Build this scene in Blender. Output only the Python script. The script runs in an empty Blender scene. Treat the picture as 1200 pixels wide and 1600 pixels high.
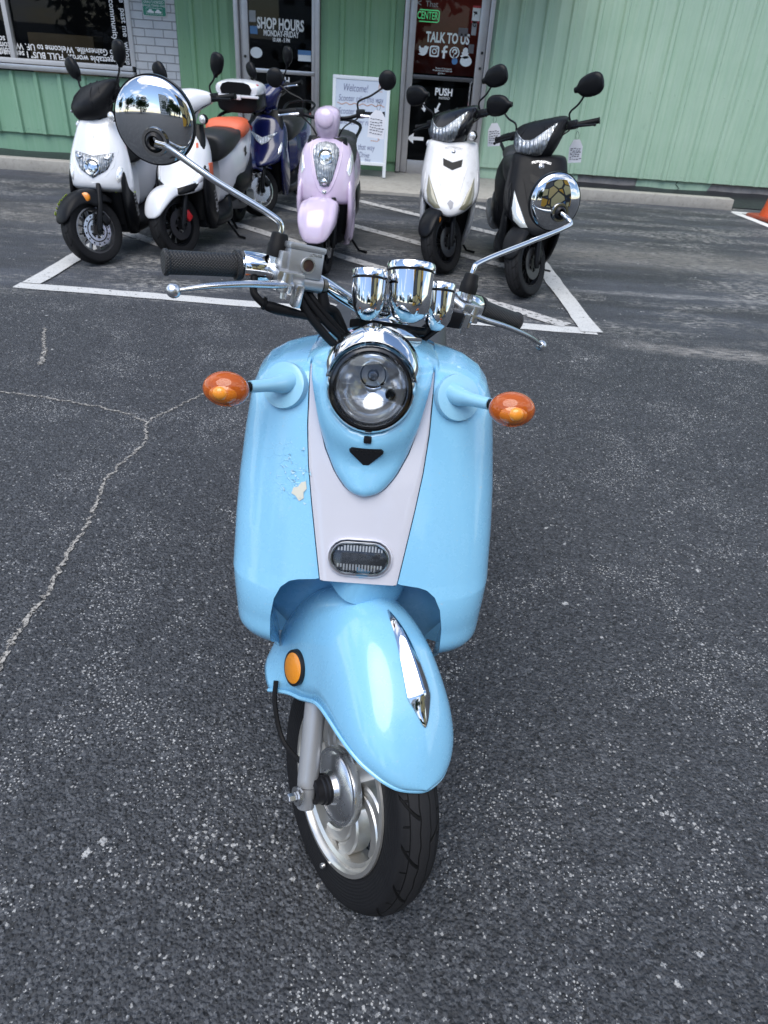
import bpy, bmesh, math, random
from math import sin, cos, pi, radians, sqrt, atan2, exp
from mathutils import Vector, Matrix
import numpy as np
random.seed(7)
S = bpy.context.scene
COL = S.collection
# ------------------------------------------------------------------ camera
cam_d = bpy.data.cameras.new('camera'); cam = bpy.data.objects.new('camera', cam_d); COL.objects.link(cam)
CAM_H = 1.3
_d = Vector((480. - 600, 2480. - 800, 1110.)).normalized()          # world down in camera axes
_z = Vector((0, 0, 1)); _y = (_z - _d * _d.dot(_z)).normalized(); _x = _d.cross(_y)
if _x.x < 0: _x = -_x
RW = Matrix((_x, _y, -_d))                                          # camera (right, down, forward) -> world
cam.matrix_world = Matrix.Translation((0, 0, CAM_H)) @ Matrix((RW.col[0], -RW.col[1], -RW.col[2])).transposed().to_4x4()
cam_d.sensor_fit = 'VERTICAL'; cam_d.sensor_height = 36; cam_d.lens = 1110 / 1600 * 36
cam_d.clip_start = .05; cam_d.clip_end = 2000
cam_d.dof.use_dof = True; cam_d.dof.focus_distance = 1.2; cam_d.dof.aperture_fstop = 13
S.camera = cam
# ------------------------------------------------------------------ world, sun, exposure
SUN_EL, SUN_AZ = 62, 200
w = bpy.data.worlds.new('World'); S.world = w; w.use_nodes = True
nt = w.node_tree; nt.nodes.clear()
def wn(t, **k):
    n = nt.nodes.new(t)
    for a, b in k.items(): setattr(n, a, b)
    return n
out = wn('ShaderNodeOutputWorld'); bg = wn('ShaderNodeBackground'); bg.inputs[1].default_value = .13
sky = wn('ShaderNodeTexSky', sky_type='NISHITA', sun_disc=False, sun_elevation=radians(SUN_EL), sun_rotation=radians(SUN_AZ), air_density=1.0, dust_density=.3, ozone_density=2.0)
tc = wn('ShaderNodeTexCoord'); sp = wn('ShaderNodeSeparateXYZ'); nt.links.new(tc.outputs['Generated'], sp.inputs[0])
def wm(op, a, b=0.):
    n = wn('ShaderNodeMath', operation=op)
    for i, v in enumerate((a, b)):
        if isinstance(v, (int, float)): n.inputs[i].default_value = v
        else: nt.links.new(v, n.inputs[i])
    return n.outputs[0]
zz = wm('ADD', wm('MAXIMUM', sp.outputs[2], 0.), .22)
cb = wn('ShaderNodeCombineXYZ'); nt.links.new(wm('DIVIDE', sp.outputs[0], zz), cb.inputs[0]); nt.links.new(wm('DIVIDE', sp.outputs[1], zz), cb.inputs[1])
cn = wn('ShaderNodeTexNoise'); cn.inputs['Scale'].default_value = 1.15; cn.inputs['Detail'].default_value = 9; cn.inputs['Roughness'].default_value = .56; nt.links.new(cb.outputs[0], cn.inputs['Vector'])
cr = wn('ShaderNodeValToRGB'); cr.color_ramp.elements[0].position = .5; cr.color_ramp.elements[1].position = .58; nt.links.new(cn.outputs[0], cr.inputs[0])
cs = wn('ShaderNodeValToRGB'); cs.color_ramp.elements[0].position = .5; cs.color_ramp.elements[1].position = .8
cs.color_ramp.elements[0].color = (7.8, 7.95, 8.3, 1); cs.color_ramp.elements[1].color = (4.6, 4.9, 5.6, 1); nt.links.new(cn.outputs[0], cs.inputs[0])
mx = wn('ShaderNodeMixRGB'); nt.links.new(cr.outputs[0], mx.inputs[0]); nt.links.new(sky.outputs[0], mx.inputs[1]); nt.links.new(cs.outputs[0], mx.inputs[2])
nt.links.new(mx.outputs[0], bg.inputs[0]); nt.links.new(bg.outputs[0], out.inputs[0])
sun_d = bpy.data.lights.new('sun', 'SUN'); sun_d.energy = 1.7; sun_d.angle = radians(55); sun_d.color = (1, .96, .9)
sun = bpy.data.objects.new('sun', sun_d); COL.objects.link(sun)
_el, _az = radians(SUN_EL), radians(SUN_AZ)
sun.rotation_euler = Vector((sin(_az) * cos(_el), cos(_az) * cos(_el), sin(_el))).to_track_quat('Z', 'Y').to_euler()
S.view_settings.view_transform = 'Standard'; S.view_settings.look = 'None'; S.view_settings.gamma = 1; S.view_settings.exposure = 0.9
S.render.engine = 'CYCLES'
S.cycles.max_bounces = 8; S.cycles.glossy_bounces = 5; S.cycles.transmission_bounces = 6; S.cycles.transparent_max_bounces = 8; S.cycles.caustics_reflective = False; S.cycles.caustics_refractive = False
# ------------------------------------------------------------------ materials
MATS = {}
class N:
    """tiny node helper"""
    def __init__(s, m): s.t = m.node_tree; s.L = s.t.links
    def n(s, t, **k):
        x = s.t.nodes.new(t)
        for a, b in k.items(): setattr(x, a, b)
        return x
    def put(s, sock, v):
        if isinstance(v, (int, float)): sock.default_value = v
        elif isinstance(v, (tuple, list)): sock.default_value = tuple(v) + ((1,) if len(v) == 3 and sock.type == 'RGBA' else ())
        else: s.L.new(v, sock)
    def m(s, op, a, b=0., c=0., clamp=False):
        x = s.n('ShaderNodeMath', operation=op, use_clamp=clamp)
        for i, v in enumerate((a, b, c)): s.put(x.inputs[i], v)
        return x.outputs[0]
    def mix(s, f, a, b):
        x = s.n('ShaderNodeMixRGB'); s.put(x.inputs[0], f); s.put(x.inputs[1], a); s.put(x.inputs[2], b); return x.outputs[0]
    def noise(s, vec, scale, detail=4, rough=.5, out=0):
        x = s.n('ShaderNodeTexNoise'); s.put(x.inputs['Vector'], vec); s.put(x.inputs['Scale'], scale); s.put(x.inputs['Detail'], detail); s.put(x.inputs['Roughness'], rough); return x.outputs[out]
    def vor(s, vec, scale, feature='F1', out=0, rnd=1.):
        x = s.n('ShaderNodeTexVoronoi', feature=feature); s.put(x.inputs['Vector'], vec); s.put(x.inputs['Scale'], scale); s.put(x.inputs['Randomness'], rnd); return x.outputs[out]
    def ramp(s, f, a, b, ca=(0, 0, 0), cb=(1, 1, 1)):
        x = s.n('ShaderNodeValToRGB'); e = x.color_ramp.elements; e[0].position = a; e[1].position = b; e[0].color = (*ca, 1); e[1].color = (*cb, 1); s.put(x.inputs[0], f); return x.outputs[0]
    def step(s, f, a, b):
        x = s.n('ShaderNodeMapRange', clamp=True); s.put(x.inputs[0], f); x.inputs[1].default_value = a; x.inputs[2].default_value = b; return x.outputs[0]
    def obj(s): return s.n('ShaderNodeTexCoord').outputs['Object']
    def scl(s, v, k):
        x = s.n('ShaderNodeMapping'); s.put(x.inputs[0], v); x.inputs[3].default_value = k; return x.outputs[0]
    def sep(s, v):
        x = s.n('ShaderNodeSeparateXYZ'); s.put(x.inputs[0], v); return x.outputs
    def bump(s, h, strength=.3, dist=.002):
        x = s.n('ShaderNodeBump'); x.inputs['Strength'].default_value = strength; x.inputs['Distance'].default_value = dist; s.put(x.inputs['Height'], h); return x.outputs[0]
def mat(name, col=(.5, .5, .5), rough=.5, metal=0., coat=0., alpha=1., trans=0., emit=None, var=0., bump=0., bscale=60, spec=.5, dirt=0., ior=None):
    if name in MATS: return MATS[name]
    m = bpy.data.materials.new(name); m.use_nodes = True; MATS[name] = m
    b = m.node_tree.nodes['Principled BSDF']; h = N(m)
    b.inputs['Base Color'].default_value = (*col, 1); b.inputs['Roughness'].default_value = rough; b.inputs['Metallic'].default_value = metal
    b.inputs['Coat Weight'].default_value = coat; b.inputs['Coat Roughness'].default_value = .04; b.inputs['Alpha'].default_value = alpha
    b.inputs['Transmission Weight'].default_value = trans; b.inputs['Specular IOR Level'].default_value = spec
    if ior: b.inputs['IOR'].default_value = ior
    if emit: b.inputs['Emission Color'].default_value = (*emit[:3], 1); b.inputs['Emission Strength'].default_value = emit[3]
    o = h.obj()
    if var:
        f = h.noise(o, 9, 5, .6); c = h.mix(f, [x * (1 - var) for x in col], [min(1, x * (1 + var)) for x in col])
        if dirt: c = h.mix(h.m('MULTIPLY', h.step(h.noise(o, 23, 6, .65), .52, .75), dirt), c, (.16, .145, .12))
        h.put(b.inputs['Base Color'], c)
        h.put(b.inputs['Roughness'], h.m('ADD', h.m('MULTIPLY', h.noise(o, 31, 5, .6), .22), max(0, rough - .11)))
    if bump: h.put(b.inputs['Normal'], h.bump(h.noise(o, bscale, 4, .6), bump, .001))
    return m
CHROME = mat('chrome', (.7, .71, .72), .045, 1.); MIRCH = mat('convex_chrome', (.6, .61, .62), .03, 1.)
STEEL = mat('satin_aluminium', (.66, .67, .69), .28, 1., var=.12, bump=.05, bscale=200)
BRUSHED = mat('worn_alloy', (.68, .66, .62), .32, .9, var=.2, bump=.1, bscale=90)
RUBBER = mat('black_rubber', (.008, .008, .009), .5, spec=.14, var=.3, bump=.15, bscale=220)
PLASTIC = mat('black_plastic', (.009, .009, .011), .36, spec=.3, var=.3, bump=.06, bscale=180)
SATIN = mat('satin_black_paint', (.007, .0075, .009), .33, spec=.13, coat=.03, var=.2)
DARK = mat('dark_void', (.004, .004, .004), .9)
GREYMETAL = mat('grey_painted_metal', (.22, .225, .24), .35, .6, var=.1)
LENS = mat('clear_lens', (.9, .92, .93), .03, trans=.96, ior=1.3)

WHITEPL = mat('white_plastic', (.75, .75, .76), .35, var=.05)
# ------------------------------------------------------------------ mesh builder
def catmull(P, n):
    """resample rows of numbers with a smooth spline through them"""
    P = np.array(P, float); m = len(P); out = []
    d = [0]
    for i in range(1, m): d.append(d[-1] + max(1e-6, np.linalg.norm(P[i] - P[i - 1]) ** .5))
    for t in np.linspace(0, d[-1], n):
        i = min(max(0, int(np.searchsorted(d, t, 'right')) - 1), m - 2)
        p1, p2 = P[i], P[i + 1]; h = d[i + 1] - d[i]; u = (t - d[i]) / h
        m1 = (p2 - (P[i - 1] if i else p1)) / (d[i + 1] - (d[i - 1] if i else d[i])) * h
        m2 = ((P[i + 2] if i + 2 < m else p2) - p1) / ((d[i + 2] if i + 2 < m else d[i + 1]) - d[i]) * h
        out.append(p1 * (2*u**3 - 3*u*u + 1) + m1 * (u**3 - 2*u*u + u) + p2 * (3*u*u - 2*u**3) + m2 * (u**3 - u*u))
    return np.array(out)
class MB:
    def __init__(s): s.v = []; s.f = []; s.M = Matrix()
    def add(s, V, F):
        o = len(s.v); s.v += [tuple(s.M @ Vector(p)) for p in V]; s.f += [tuple(i + o for i in f) for f in F]; return s
    def grid(s, rows, wrap=False, cap=False):
        n = len(rows[0]); V = [p for r in rows for p in r]; F = []
        for i in range(len(rows) - 1):
            for j in range(n if wrap else n - 1):
                k = (j + 1) % n; F.append((i*n + j, i*n + k, (i+1)*n + k, (i+1)*n + j))
        if cap: F += [tuple(range(n))[::-1], tuple((len(rows)-1)*n + j for j in range(n))]
        return s.add(V, F)
    def tube(s, P, r, n=12, k=None, cap=True, flat=None):
        P = np.array(P, float); R = np.array([r] * len(P) if isinstance(r, (int, float)) else r, float)
        if k: Q = catmull(np.column_stack([P, R]), k); P, R = Q[:, :3], Q[:, 3]
        up = None; rows = []
        for i in range(len(P)):
            t = Vector(P[min(i + 1, len(P) - 1)] - P[max(i - 1, 0)]).normalized()
            if up is None: up = t.orthogonal().normalized() if flat is None else (Vector(flat) - t * Vector(flat).dot(t)).normalized()
            up = (up - t * up.dot(t)).normalized(); sd = t.cross(up)
            c = Vector(P[i]); q = 1 if flat is None else .55
            rows.append([c + (up * cos(a) * q + sd * sin(a)) * R[i] for a in [2*pi*j/n for j in range(n)]])
        return s.grid(rows, True, cap)
    def lathe(s, prof, o=(0, 0, 0), ax=(0, 0, 1), n=28, cap=False):
        ax = Vector(ax).normalized(); u = ax.orthogonal().normalized(); v = ax.cross(u); o = Vector(o)
        rows = [[o + ax * h + (u * cos(a) + v * sin(a)) * r for a in [2*pi*j/n for j in range(n)]] for r, h in prof]
        return s.grid(rows, True, cap)
    def box(s, c, d, rot=None, bev=.0):
        bm = bmesh.new(); bmesh.ops.create_cube(bm, size=1)
        for q in bm.verts: q.co = Vector((q.co.x * d[0], q.co.y * d[1], q.co.z * d[2]))
        if bev: bmesh.ops.bevel(bm, geom=bm.edges[:], offset=bev, segments=2, profile=.6, affect='EDGES')
        X = Matrix.Translation(c) @ (rot.to_4x4() if rot else Matrix())
        bm.verts.index_update(); s.add([X @ q.co for q in bm.verts], [[q.index for q in f.verts] for f in bm.faces]); bm.free(); return s
    def prism(s, pts, depth, X=Matrix(), bev=0.):
        """outline in local xy, extruded along local z"""
        bm = bmesh.new(); vs = [bm.verts.new((x, y, 0)) for x, y in pts]; f = bm.faces.new(vs)
        r = bmesh.ops.extrude_face_region(bm, geom=[f])
        for q in r['geom']:
            if isinstance(q, bmesh.types.BMVert): q.co.z += depth
        bmesh.ops.recalc_face_normals(bm, faces=bm.faces[:])
        if bev:
            es = [e for e in bm.edges if all(abs(q.co.z - depth) < 1e-7 for q in e.verts)]
            bmesh.ops.bevel(bm, geom=es, offset=bev, segments=2, profile=.6, affect='EDGES')
        bmesh.ops.triangulate(bm, faces=[f for f in bm.faces if len(f.verts) > 4])
        bm.verts.index_update(); s.add([X @ q.co for q in bm.verts], [[q.index for q in f.verts] for f in bm.faces]); bm.free(); return s
    def ell(s, c, r, rot=None, n=20, m=12, e=1.):
        X = Matrix.Translation(c) @ (rot.to_4x4() if rot else Matrix()); rows = []
        sg = lambda x: (abs(x) ** e) * (1 if x >= 0 else -1)
        for i in range(m + 1):
            t = pi * i / m
            rows.append([X @ Vector((r[0] * sg(sin(t)) * sg(cos(a)), r[1] * sg(sin(t)) * sg(sin(a)), r[2] * sg(cos(t)))) for a in [2*pi*j/n for j in range(n)]])
        return s.grid(rows, True)
    def ring(s, st, axis='y', n=28, k=None, e=None, cap=True):
        """loft of superellipse rings. station = (t, cu, cz, hu, hz, exponent)"""
        st = catmull(st, k) if k else np.array(st, float); rows = []
        for t, cu, cv, hu, hv, ex in st:
            row = []
            for j in range(n):
                a = 2*pi*j/n; q = 2 / ex
                u = cu + hu * abs(cos(a)) ** q * (1 if cos(a) >= 0 else -1); vv = cv + hv * abs(sin(a)) ** q * (1 if sin(a) >= 0 else -1)
                row.append((u, t, vv) if axis == 'y' else (u, vv, t))
            rows.append(row)
        return s.grid(rows, True, cap)
    def xf(s, X): s.v = [tuple(X @ Vector(p)) for p in s.v]; return s
    def build(s, name, m, parent=None, solid=0., sharp=38, X=None, off=-1, flat=False):
        me = bpy.data.meshes.new(name); V = s.v if X is None else [tuple(X @ Vector(p)) for p in s.v]
        me.from_pydata(V, [], s.f); bm = bmesh.new(); bm.from_mesh(me)
        bmesh.ops.remove_doubles(bm, verts=bm.verts[:], dist=1e-5); bmesh.ops.dissolve_degenerate(bm, edges=bm.edges[:], dist=1e-6)
        bmesh.ops.recalc_face_normals(bm, faces=bm.faces[:])
        for f in bm.faces: f.smooth = not flat
        for ed in bm.edges:
            if len(ed.link_faces) == 2 and ed.calc_face_angle(0) > radians(sharp): ed.smooth = False
        bm.to_mesh(me); bm.free()
        o = bpy.data.objects.new(name, me); COL.objects.link(o); me.materials.append(m)
        if parent is not None: o.parent = parent
        if solid:
            q = o.modifiers.new('solidify', 'SOLIDIFY'); q.thickness = solid; q.offset = off
        return o
def thing(name, label, cat, loc=(0, 0, 0), rz=0, group=None):
    o = bpy.data.objects.new(name, None); COL.objects.link(o); o.empty_display_size = .1
    o.location = loc; o.rotation_euler = (0, 0, rz); return tag(o, label, cat, group)
def tag(o, label, cat, group=None):
    o['label'] = label; o['category'] = cat
    if group: o['group'] = group
    return o
def struct(o): o['kind'] = 'structure'; return o
def text_mb(txt, size, X, depth=.0015, bold=.0, align='CENTER', squeeze=1.):
    c = bpy.data.curves.new('lettering', 'FONT'); c.body = txt; c.size = size; c.align_x = align; c.align_y = 'CENTER'; c.offset = bold; c.extrude = depth / 2; c.resolution_u = 3
    o = bpy.data.objects.new('lettering', c); COL.objects.link(o); bpy.context.view_layer.update()
    me = bpy.data.meshes.new_from_object(o.evaluated_get(bpy.context.evaluated_depsgraph_get()))
    b = MB(); b.add([X @ Vector((v.co.x * squeeze, v.co.y, v.co.z + depth / 2)) for v in me.vertices], [tuple(p.vertices) for p in me.polygons])
    bpy.data.objects.remove(o); bpy.data.curves.remove(c); bpy.data.meshes.remove(me); return b
def wallX(x, z, y=9.0, rot=0.):
    """frame on the facade: local x right, y up, z towards the street"""
    return Matrix.Translation((x, y, z)) @ Matrix(((1, 0, 0), (0, 0, -1), (0, 1, 0))).to_4x4() @ Matrix.Rotation(rot, 4, 'Z')
# ================================================================== GROUND
def asphalt():
    m = mat('asphalt', (.04, .042, .046), .75); b = m.node_tree.nodes['Principled BSDF']; h = N(m); o = h.obj(); X, Y, Z = h.sep(o)
    big = h.noise(o, .55, 5, .6); mid = h.noise(o, 5, 4, .6); fine = h.noise(o, 260, 3, .7)
    base = h.mix(h.step(big, .3, .7), (.031, .0335, .039), (.049, .0525, .0595))
    base = h.mix(h.m('MULTIPLY', h.step(mid, .5, .8), .45), base, (.042, .045, .053))
    stone = h.vor(o, 150, 'F1', 1); st = h.sep(stone)[0]
    base = h.mix(h.step(st, .62, 1.), base, (.088, .093, .103)); base = h.mix(h.step(st, .3, 0.), base, (.012, .013, .015))
    base = h.mix(h.m('MULTIPLY', h.step(fine, .5, .7), .75), base, (.008, .008, .01))
    # sealed surface beyond the painted bay: film, pale worn streaks drawn out along the kerb
    far = h.step(Y, 3.85, 4.1); nz = h.noise(h.scl(o, (1.2, 3, 1)), 2.2, 6, .65)
    base = h.mix(h.m('MULTIPLY', far, .55), base, (.032, .0345, .039))
    str_ = h.noise(h.scl(o, (.5, 1.5, 1)), 1.9, 9, .7)
    film = h.m('MULTIPLY', h.step(h.noise(h.scl(o, (.5, 1.8, 1)), 1.3, 7, .65), .42, .62), far)
    base = h.mix(h.m('MULTIPLY', film, .6), base, (.085, .093, .115))
    pat = h.step(h.noise(h.scl(o, (5, 12, 1)), 3.4, 7, .72), .47, .56)
    base = h.mix(h.m('MULTIPLY', h.m('MULTIPLY', h.m('MULTIPLY', h.step(str_, .48, .62), far), pat), .8), base, (.36, .35, .33))
    def band(y0, slope, wd, amt, xlo, col):
        d = h.m('ABSOLUTE', h.m('SUBTRACT', h.m('ADD', Y, h.m('MULTIPLY', X, slope)), h.m('ADD', y0, h.m('MULTIPLY', h.m('SUBTRACT', nz, .5), .25))))
        f = h.m('MULTIPLY', h.m('MULTIPLY', h.step(d, wd, wd * .2), h.step(X, xlo, xlo + .4)), h.step(h.noise(h.scl(o, (3, 14, 1)), 4, 6, .75), .4, .58)); return h.mix(h.m('MULTIPLY', f, amt), base, col)
    base = band(3.86, .05, .12, .75, 1.1, (.33, .31, .29)); base = band(4.78, -.03, .07, .7, .9, (.3, .3, .3)); base = band(6.0, .05, .4, .5, 1.1, (.3, .29, .27)); base = band(5.9, 0, .5, .5, -9., (.2, .185, .16))
    # bleached stones: fine grains everywhere, denser drifts, odd larger lumps
    def chips(scale, rmin, rmax, presence, off, cl=None, wob=.75):
        wv = h.n('ShaderNodeVectorMath', operation='ADD'); h.put(wv.inputs[0], o); wv.inputs[1].default_value = (off, off * .7, 0)
        dn = h.n('ShaderNodeVectorMath', operation='MULTIPLY_ADD'); h.put(dn.inputs[0], h.noise(wv.outputs[0], scale * 1.7, 4, .75, 1)); dn.inputs[1].default_value = (wob / scale,) * 3; h.put(dn.inputs[2], wv.outputs[0])
        d = h.vor(dn.outputs[0], scale); cc = h.sep(h.vor(dn.outputs[0], scale, 'F1', 1)); c, c2 = cc[1], cc[0]
        r = h.m('MULTIPLY', h.step(c, 1 - presence, 1 - presence + .02), h.m('ADD', rmin, h.m('MULTIPLY', h.m('POWER', c2, 3), rmax - rmin)))
        if cl: r = h.m('MULTIPLY', r, h.step(h.noise(wv.outputs[0], cl[0], 6, .68), cl[1], cl[2]))
        return h.step(h.m('SUBTRACT', r, d), -.03, .05)
    near = h.m('SUBTRACT', 1, h.m('MULTIPLY', far, .75))
    g0 = h.m('MULTIPLY', chips(92, .1, .36, .6, 3.1, None, .95), h.m('MULTIPLY', near, .75)); g1 = h.m('MULTIPLY', chips(150, .2, .46, .85, 7.7, (3.2, .46, .58)), near); g2 = chips(40, .16, .44, .55, 9.7, (4.5, .54, .62), 1.1); g3 = chips(95, .2, .46, .85, 5.3, (2.3, .54, .66), 1.1)
    sp = h.m('MAXIMUM', h.m('MAXIMUM', g0, g1), h.m('MAXIMUM', g2, g3))
    base = h.mix(h.m('MULTIPLY', sp, .9), base, h.mix(h.noise(o, 55, 3, .7), (.1, .103, .108), (.66, .655, .64)))
    h.put(b.inputs['Base Color'], base)
    h.put(b.inputs['Roughness'], h.m('ADD', h.m('MULTIPLY', h.vor(o, 150, 'F1', 0), .35), .5)); b.inputs['Specular IOR Level'].default_value = .45
    hgt = h.m('ADD', h.m('MULTIPLY', h.vor(o, 170, 'SMOOTH_F1'), -1.6), h.m('ADD', h.m('MULTIPLY', h.noise(o, 70, 4, .6), .9), h.m('MULTIPLY', fine, .35)))
    h.put(b.inputs['Normal'], h.bump(hgt, 1., .0055))
    return m
ASPH = asphalt()
g = MB(); g.add([(-250, -250, 0), (250, -250, 0), (250, 250, 0), (-250, 250, 0)], [(0, 1, 2, 3)])
struct(g.build('asphalt_ground', ASPH))
def paint(name, col, holes):
    m = mat(name, col, .7); b = m.node_tree.nodes['Principled BSDF']; h = N(m); o = h.obj()
    f = h.step(h.noise(o, 30, 8, .75), holes, holes + .06); f2 = h.step(h.vor(o, 120), .12, .3)
    f = h.m('MULTIPLY', f, h.m('ADD', h.m('MULTIPLY', f2, .5), .5)); h.put(b.inputs['Alpha'], f)
    h.put(b.inputs['Base Color'], h.mix(h.noise(o, 7, 6, .7), [c * .68 for c in col], col)); h.put(b.inputs['Normal'], h.bump(h.noise(o, 170, 3), .6, .002)); return m
LINE = paint('worn_line_paint', (.6, .6, .59), .35); LINE2 = paint('faded_line_paint', (.52, .51, .5), .4); LINE3 = paint('fresh_line_paint', (.82, .82, .82), .2)
def strip(b, p, q, wd, z):
    p, q = Vector((*p, z)), Vector((*q, z)); n = (q - p).cross(Vector((0, 0, 1))).normalized() * wd / 2
    k = max(2, int((q - p).length / .12)); rows = []
    for i in range(k + 1):
        c = p.lerp(q, i / k); j = random.uniform(.9, 1.1); rows.append([c + n * j, c - n * random.uniform(.9, 1.1)])
    b.grid(rows)
b = MB(); strip(b, (-2.22, 4.08), (1.13, 3.98), .105, .004); strip(b, (-2.15, 4.12), (-2.1, 7.75), .11, .008); strip(b, (1.1, 3.96), (.9, 7.85), .12, .008)
struct(b.build('parking_lines', LINE, flat=True))
b = MB()
for c in (3.75, 4.88, 5.93, 7.03, 8.15):
    P = [(x, c - .85 * x) for x in np.linspace(-2.09, 1.0, 120) if 4.05 < c - .85 * x < 7.8]
    strip(b, P[0], P[-1], .1, .006)
struct(b.build('hatch_lines', LINE2, flat=True))
b = MB(); strip(b, (3.53, 8.3), (4.0, 5.2), .1, .004); strip(b, (3.5, 8.28), (5.4, 8.2), .09, .008)
struct(b.build('stall_lines', LINE3, flat=True))
# cracks: ragged strips of loose pale grit
CR = mat('crack_grit', (.2, .19, .175), .9); _b = CR.node_tree.nodes['Principled BSDF']; _h = N(CR); _o = _h.obj()
_h.put(_b.inputs['Base Color'], _h.mix(_h.step(_h.noise(_o, 130, 5, .7), .4, .56), (.022, .022, .023), (.37, .35, .32))); _h.put(_b.inputs['Alpha'], _h.step(_h.noise(_o, 60, 6, .75), .42, .5))
def px(x, y, z=0.):
    r = RW @ Vector((x - 600, y - 800, 1110)); t = (z - CAM_H) / r.z; return Vector((r.x * t, r.y * t, z))
def crack(b, P, w0, w1):
    P = [px(*p) for p in P]; k = len(P) * 14; rows = []
    Q = catmull([(p.x, p.y) for p in P], k)
    for i, (x, y) in enumerate(Q):
        t = Vector(Q[min(i + 1, k - 1)] - Q[max(i - 1, 0)]).normalized(); n = Vector((-t.y, t.x)); wd = w0 + (w1 - w0) * i / k
        j = random.gauss(0, .004); rows.append([(x + n.x * (j + wd * random.uniform(.25, .8)), y + n.y * (j + wd * random.uniform(.25, .8)), .003), (x + n.x * (j - wd * random.uniform(.25, .8)), y + n.y * (j - wd * random.uniform(.25, .8)), .003)])
    b.grid(rows)
b = MB(); crack(b, [(-90, 1160), (0, 1040), (30, 985), (75, 925), (110, 860), (140, 815), (155, 775), (172, 742), (205, 712), (226, 690), (232, 660), (265, 642), (300, 625), (322, 614)], .013, .009)
crack(b, [(-60, 604), (0, 612), (60, 620), (130, 632), (190, 645), (230, 660)], .009, .009); crack(b, [(70, 512), (68, 530), (70, 550), (62, 570)], .01, .02)
struct(b.build('ground_cracks', CR, flat=True))
# kerbs, pad in front of the doors
CONC = mat('weathered_concrete', (.34, .325, .295), .85, var=.28, bump=.5, bscale=90, dirt=.5)
b = MB(); b.box((-5.55, 7.86, .05), (6.5, .15, .115), bev=.012); struct(b.build('kerb', CONC))
b = MB(); b.box((2.5, 8.5, .05), (2.1, .14, .115), Matrix.Rotation(radians(.3), 3, 'Z'), bev=.012); struct(b.build('kerb', CONC))
b = MB(); rows = [[(x, 7.88, -.05), (x, 7.88, .028), (x, 7.9, .034), (x, 9.02, .064)] for x in (-2.28, -1.2, -1.19, .2, .21, 1.42)]; b.grid(rows); struct(b.build('doorway_pavement', CONC, sharp=20))
TAR = mat('tarred_strip', (.016, .017, .021), .45, var=.3, bump=.9, bscale=22)
b = MB()
for x0, x1, hz in ((1.42, 12, .085), (-12, -2.28, .012)):
    rows = []
    for i in range(41):
        x = x0 + (x1 - x0) * i / 40; rows.append([(x, y, max(.006, hz * t + random.uniform(-.006, .006))) for y, t in ((7.95 if x0 < 0 else 8.57, .1), (8.72, .55), (8.86, .8), (9.05, 1.1))])
    b.grid(rows)
struct(b.build('tar_strip', TAR))
# ================================================================== SHOP
shop = thing('shop_building', 'green metal clad shop with a painted brick pier, dark window and two glass doors', 'building', (0, 9, 0))
def part(b, name, m, parent=shop, **k):
    X = Matrix.Translation((0, -9, 0)); return b.build(name, m, parent, X=X, **k)
def siding_mat(name, col, fade, amt):
    m = mat(name, col, .42); b = m.node_tree.nodes['Principled BSDF']; h = N(m); o = h.obj()
    st = h.noise(h.scl(o, (9, 1, .28)), 4, 7, .65); bl = h.noise(o, 1.4, 4, .6)
    c = h.mix(h.m('MULTIPLY', h.step(h.m('ADD', h.m('MULTIPLY', st, .6), h.m('MULTIPLY', bl, .4)), .38, .66), amt), col, fade)
    c = h.mix(h.m('MULTIPLY', h.step(h.noise(h.scl(o, (5, 1, 2.2)), 3, 7, .7), .6, .72), .35), c, [q * .55 for q in col])
    h.put(b.inputs['Base Color'], c); h.put(b.inputs['Roughness'], h.m('ADD', h.m('MULTIPLY', st, .3), .32))
    h.put(b.inputs['Normal'], h.bump(h.m('ADD', h.noise(o, 3, 3), h.m('MULTIPLY', h.noise(o, 160, 2), .1)), .25, .01)); return m
GRN_R = siding_mat('faded_green_siding', (.31, .47, .34), (.44, .57, .455), .8)
GRN_M = siding_mat('green_siding', (.18, .35, .19), (.26, .43, .28), .6)
GRN_L = siding_mat('grey_green_siding', (.2, .38, .25), (.3, .47, .35), .6)
def siding(x0, x1, z0, z1, y=9.0, ph=-.27, rib=.022, screws=(), per=.265, seams=True):
    b = MB(); prof = [(x0, 0)]; k0 = math.floor((x0 - ph) / per) - 1
    for k in range(k0, k0 + int((x1 - x0) / per) + 4):
        c = ph + k * per
        for dx, dy in ((-.036, 0), (-.018, rib), (.018, rib), (.03, 0)) + (((.1, 0), (.106, .004), (.126, .004), (.132, 0)) if seams else ()):
            if x0 + .004 < c + dx < x1 - .004: prof.append((c + dx, dy))
    prof.append((x1, 0)); rows = [[(x, y - d, z) for z in (z0, (z0 + z1) / 2, z1)] for x, d in prof]; b.grid(rows)
    b.grid([[(x, y - d, z0), (x, y - d + .035, z0)] for x, d in prof])
    for sz in screws:
        for k in range(k0, k0 + int((x1 - x0) / per) + 4):
            for dx in ((.07, .19) if sz < .3 else (.165,)):
                c = ph + k * per + dx
                if x0 + .02 < c < x1 - .02: b.ell((c, y, sz + random.uniform(-.006, .006)), (.006, .006, .006), n=6, m=4)
    return b
part(siding(.775, 9, .18, 3.2, screws=(.225, 1.02, 2.1), ph=-.53), 'siding_panel', GRN_R)
part(siding(-1.025, -.155, .17, 3.2, screws=(.205, 1.33, 1.1)), 'siding_panel', GRN_M)
part(siding(-2.555, -1.935, .17, 3.2, screws=(.205, 1.2, 1.05)), 'siding_panel', GRN_M)
part(siding(-9, -3.06, .2, .805, screws=(.25, .7), ph=-4.425, seams=False, rib=.03), 'siding_panel', GRN_L)
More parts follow.
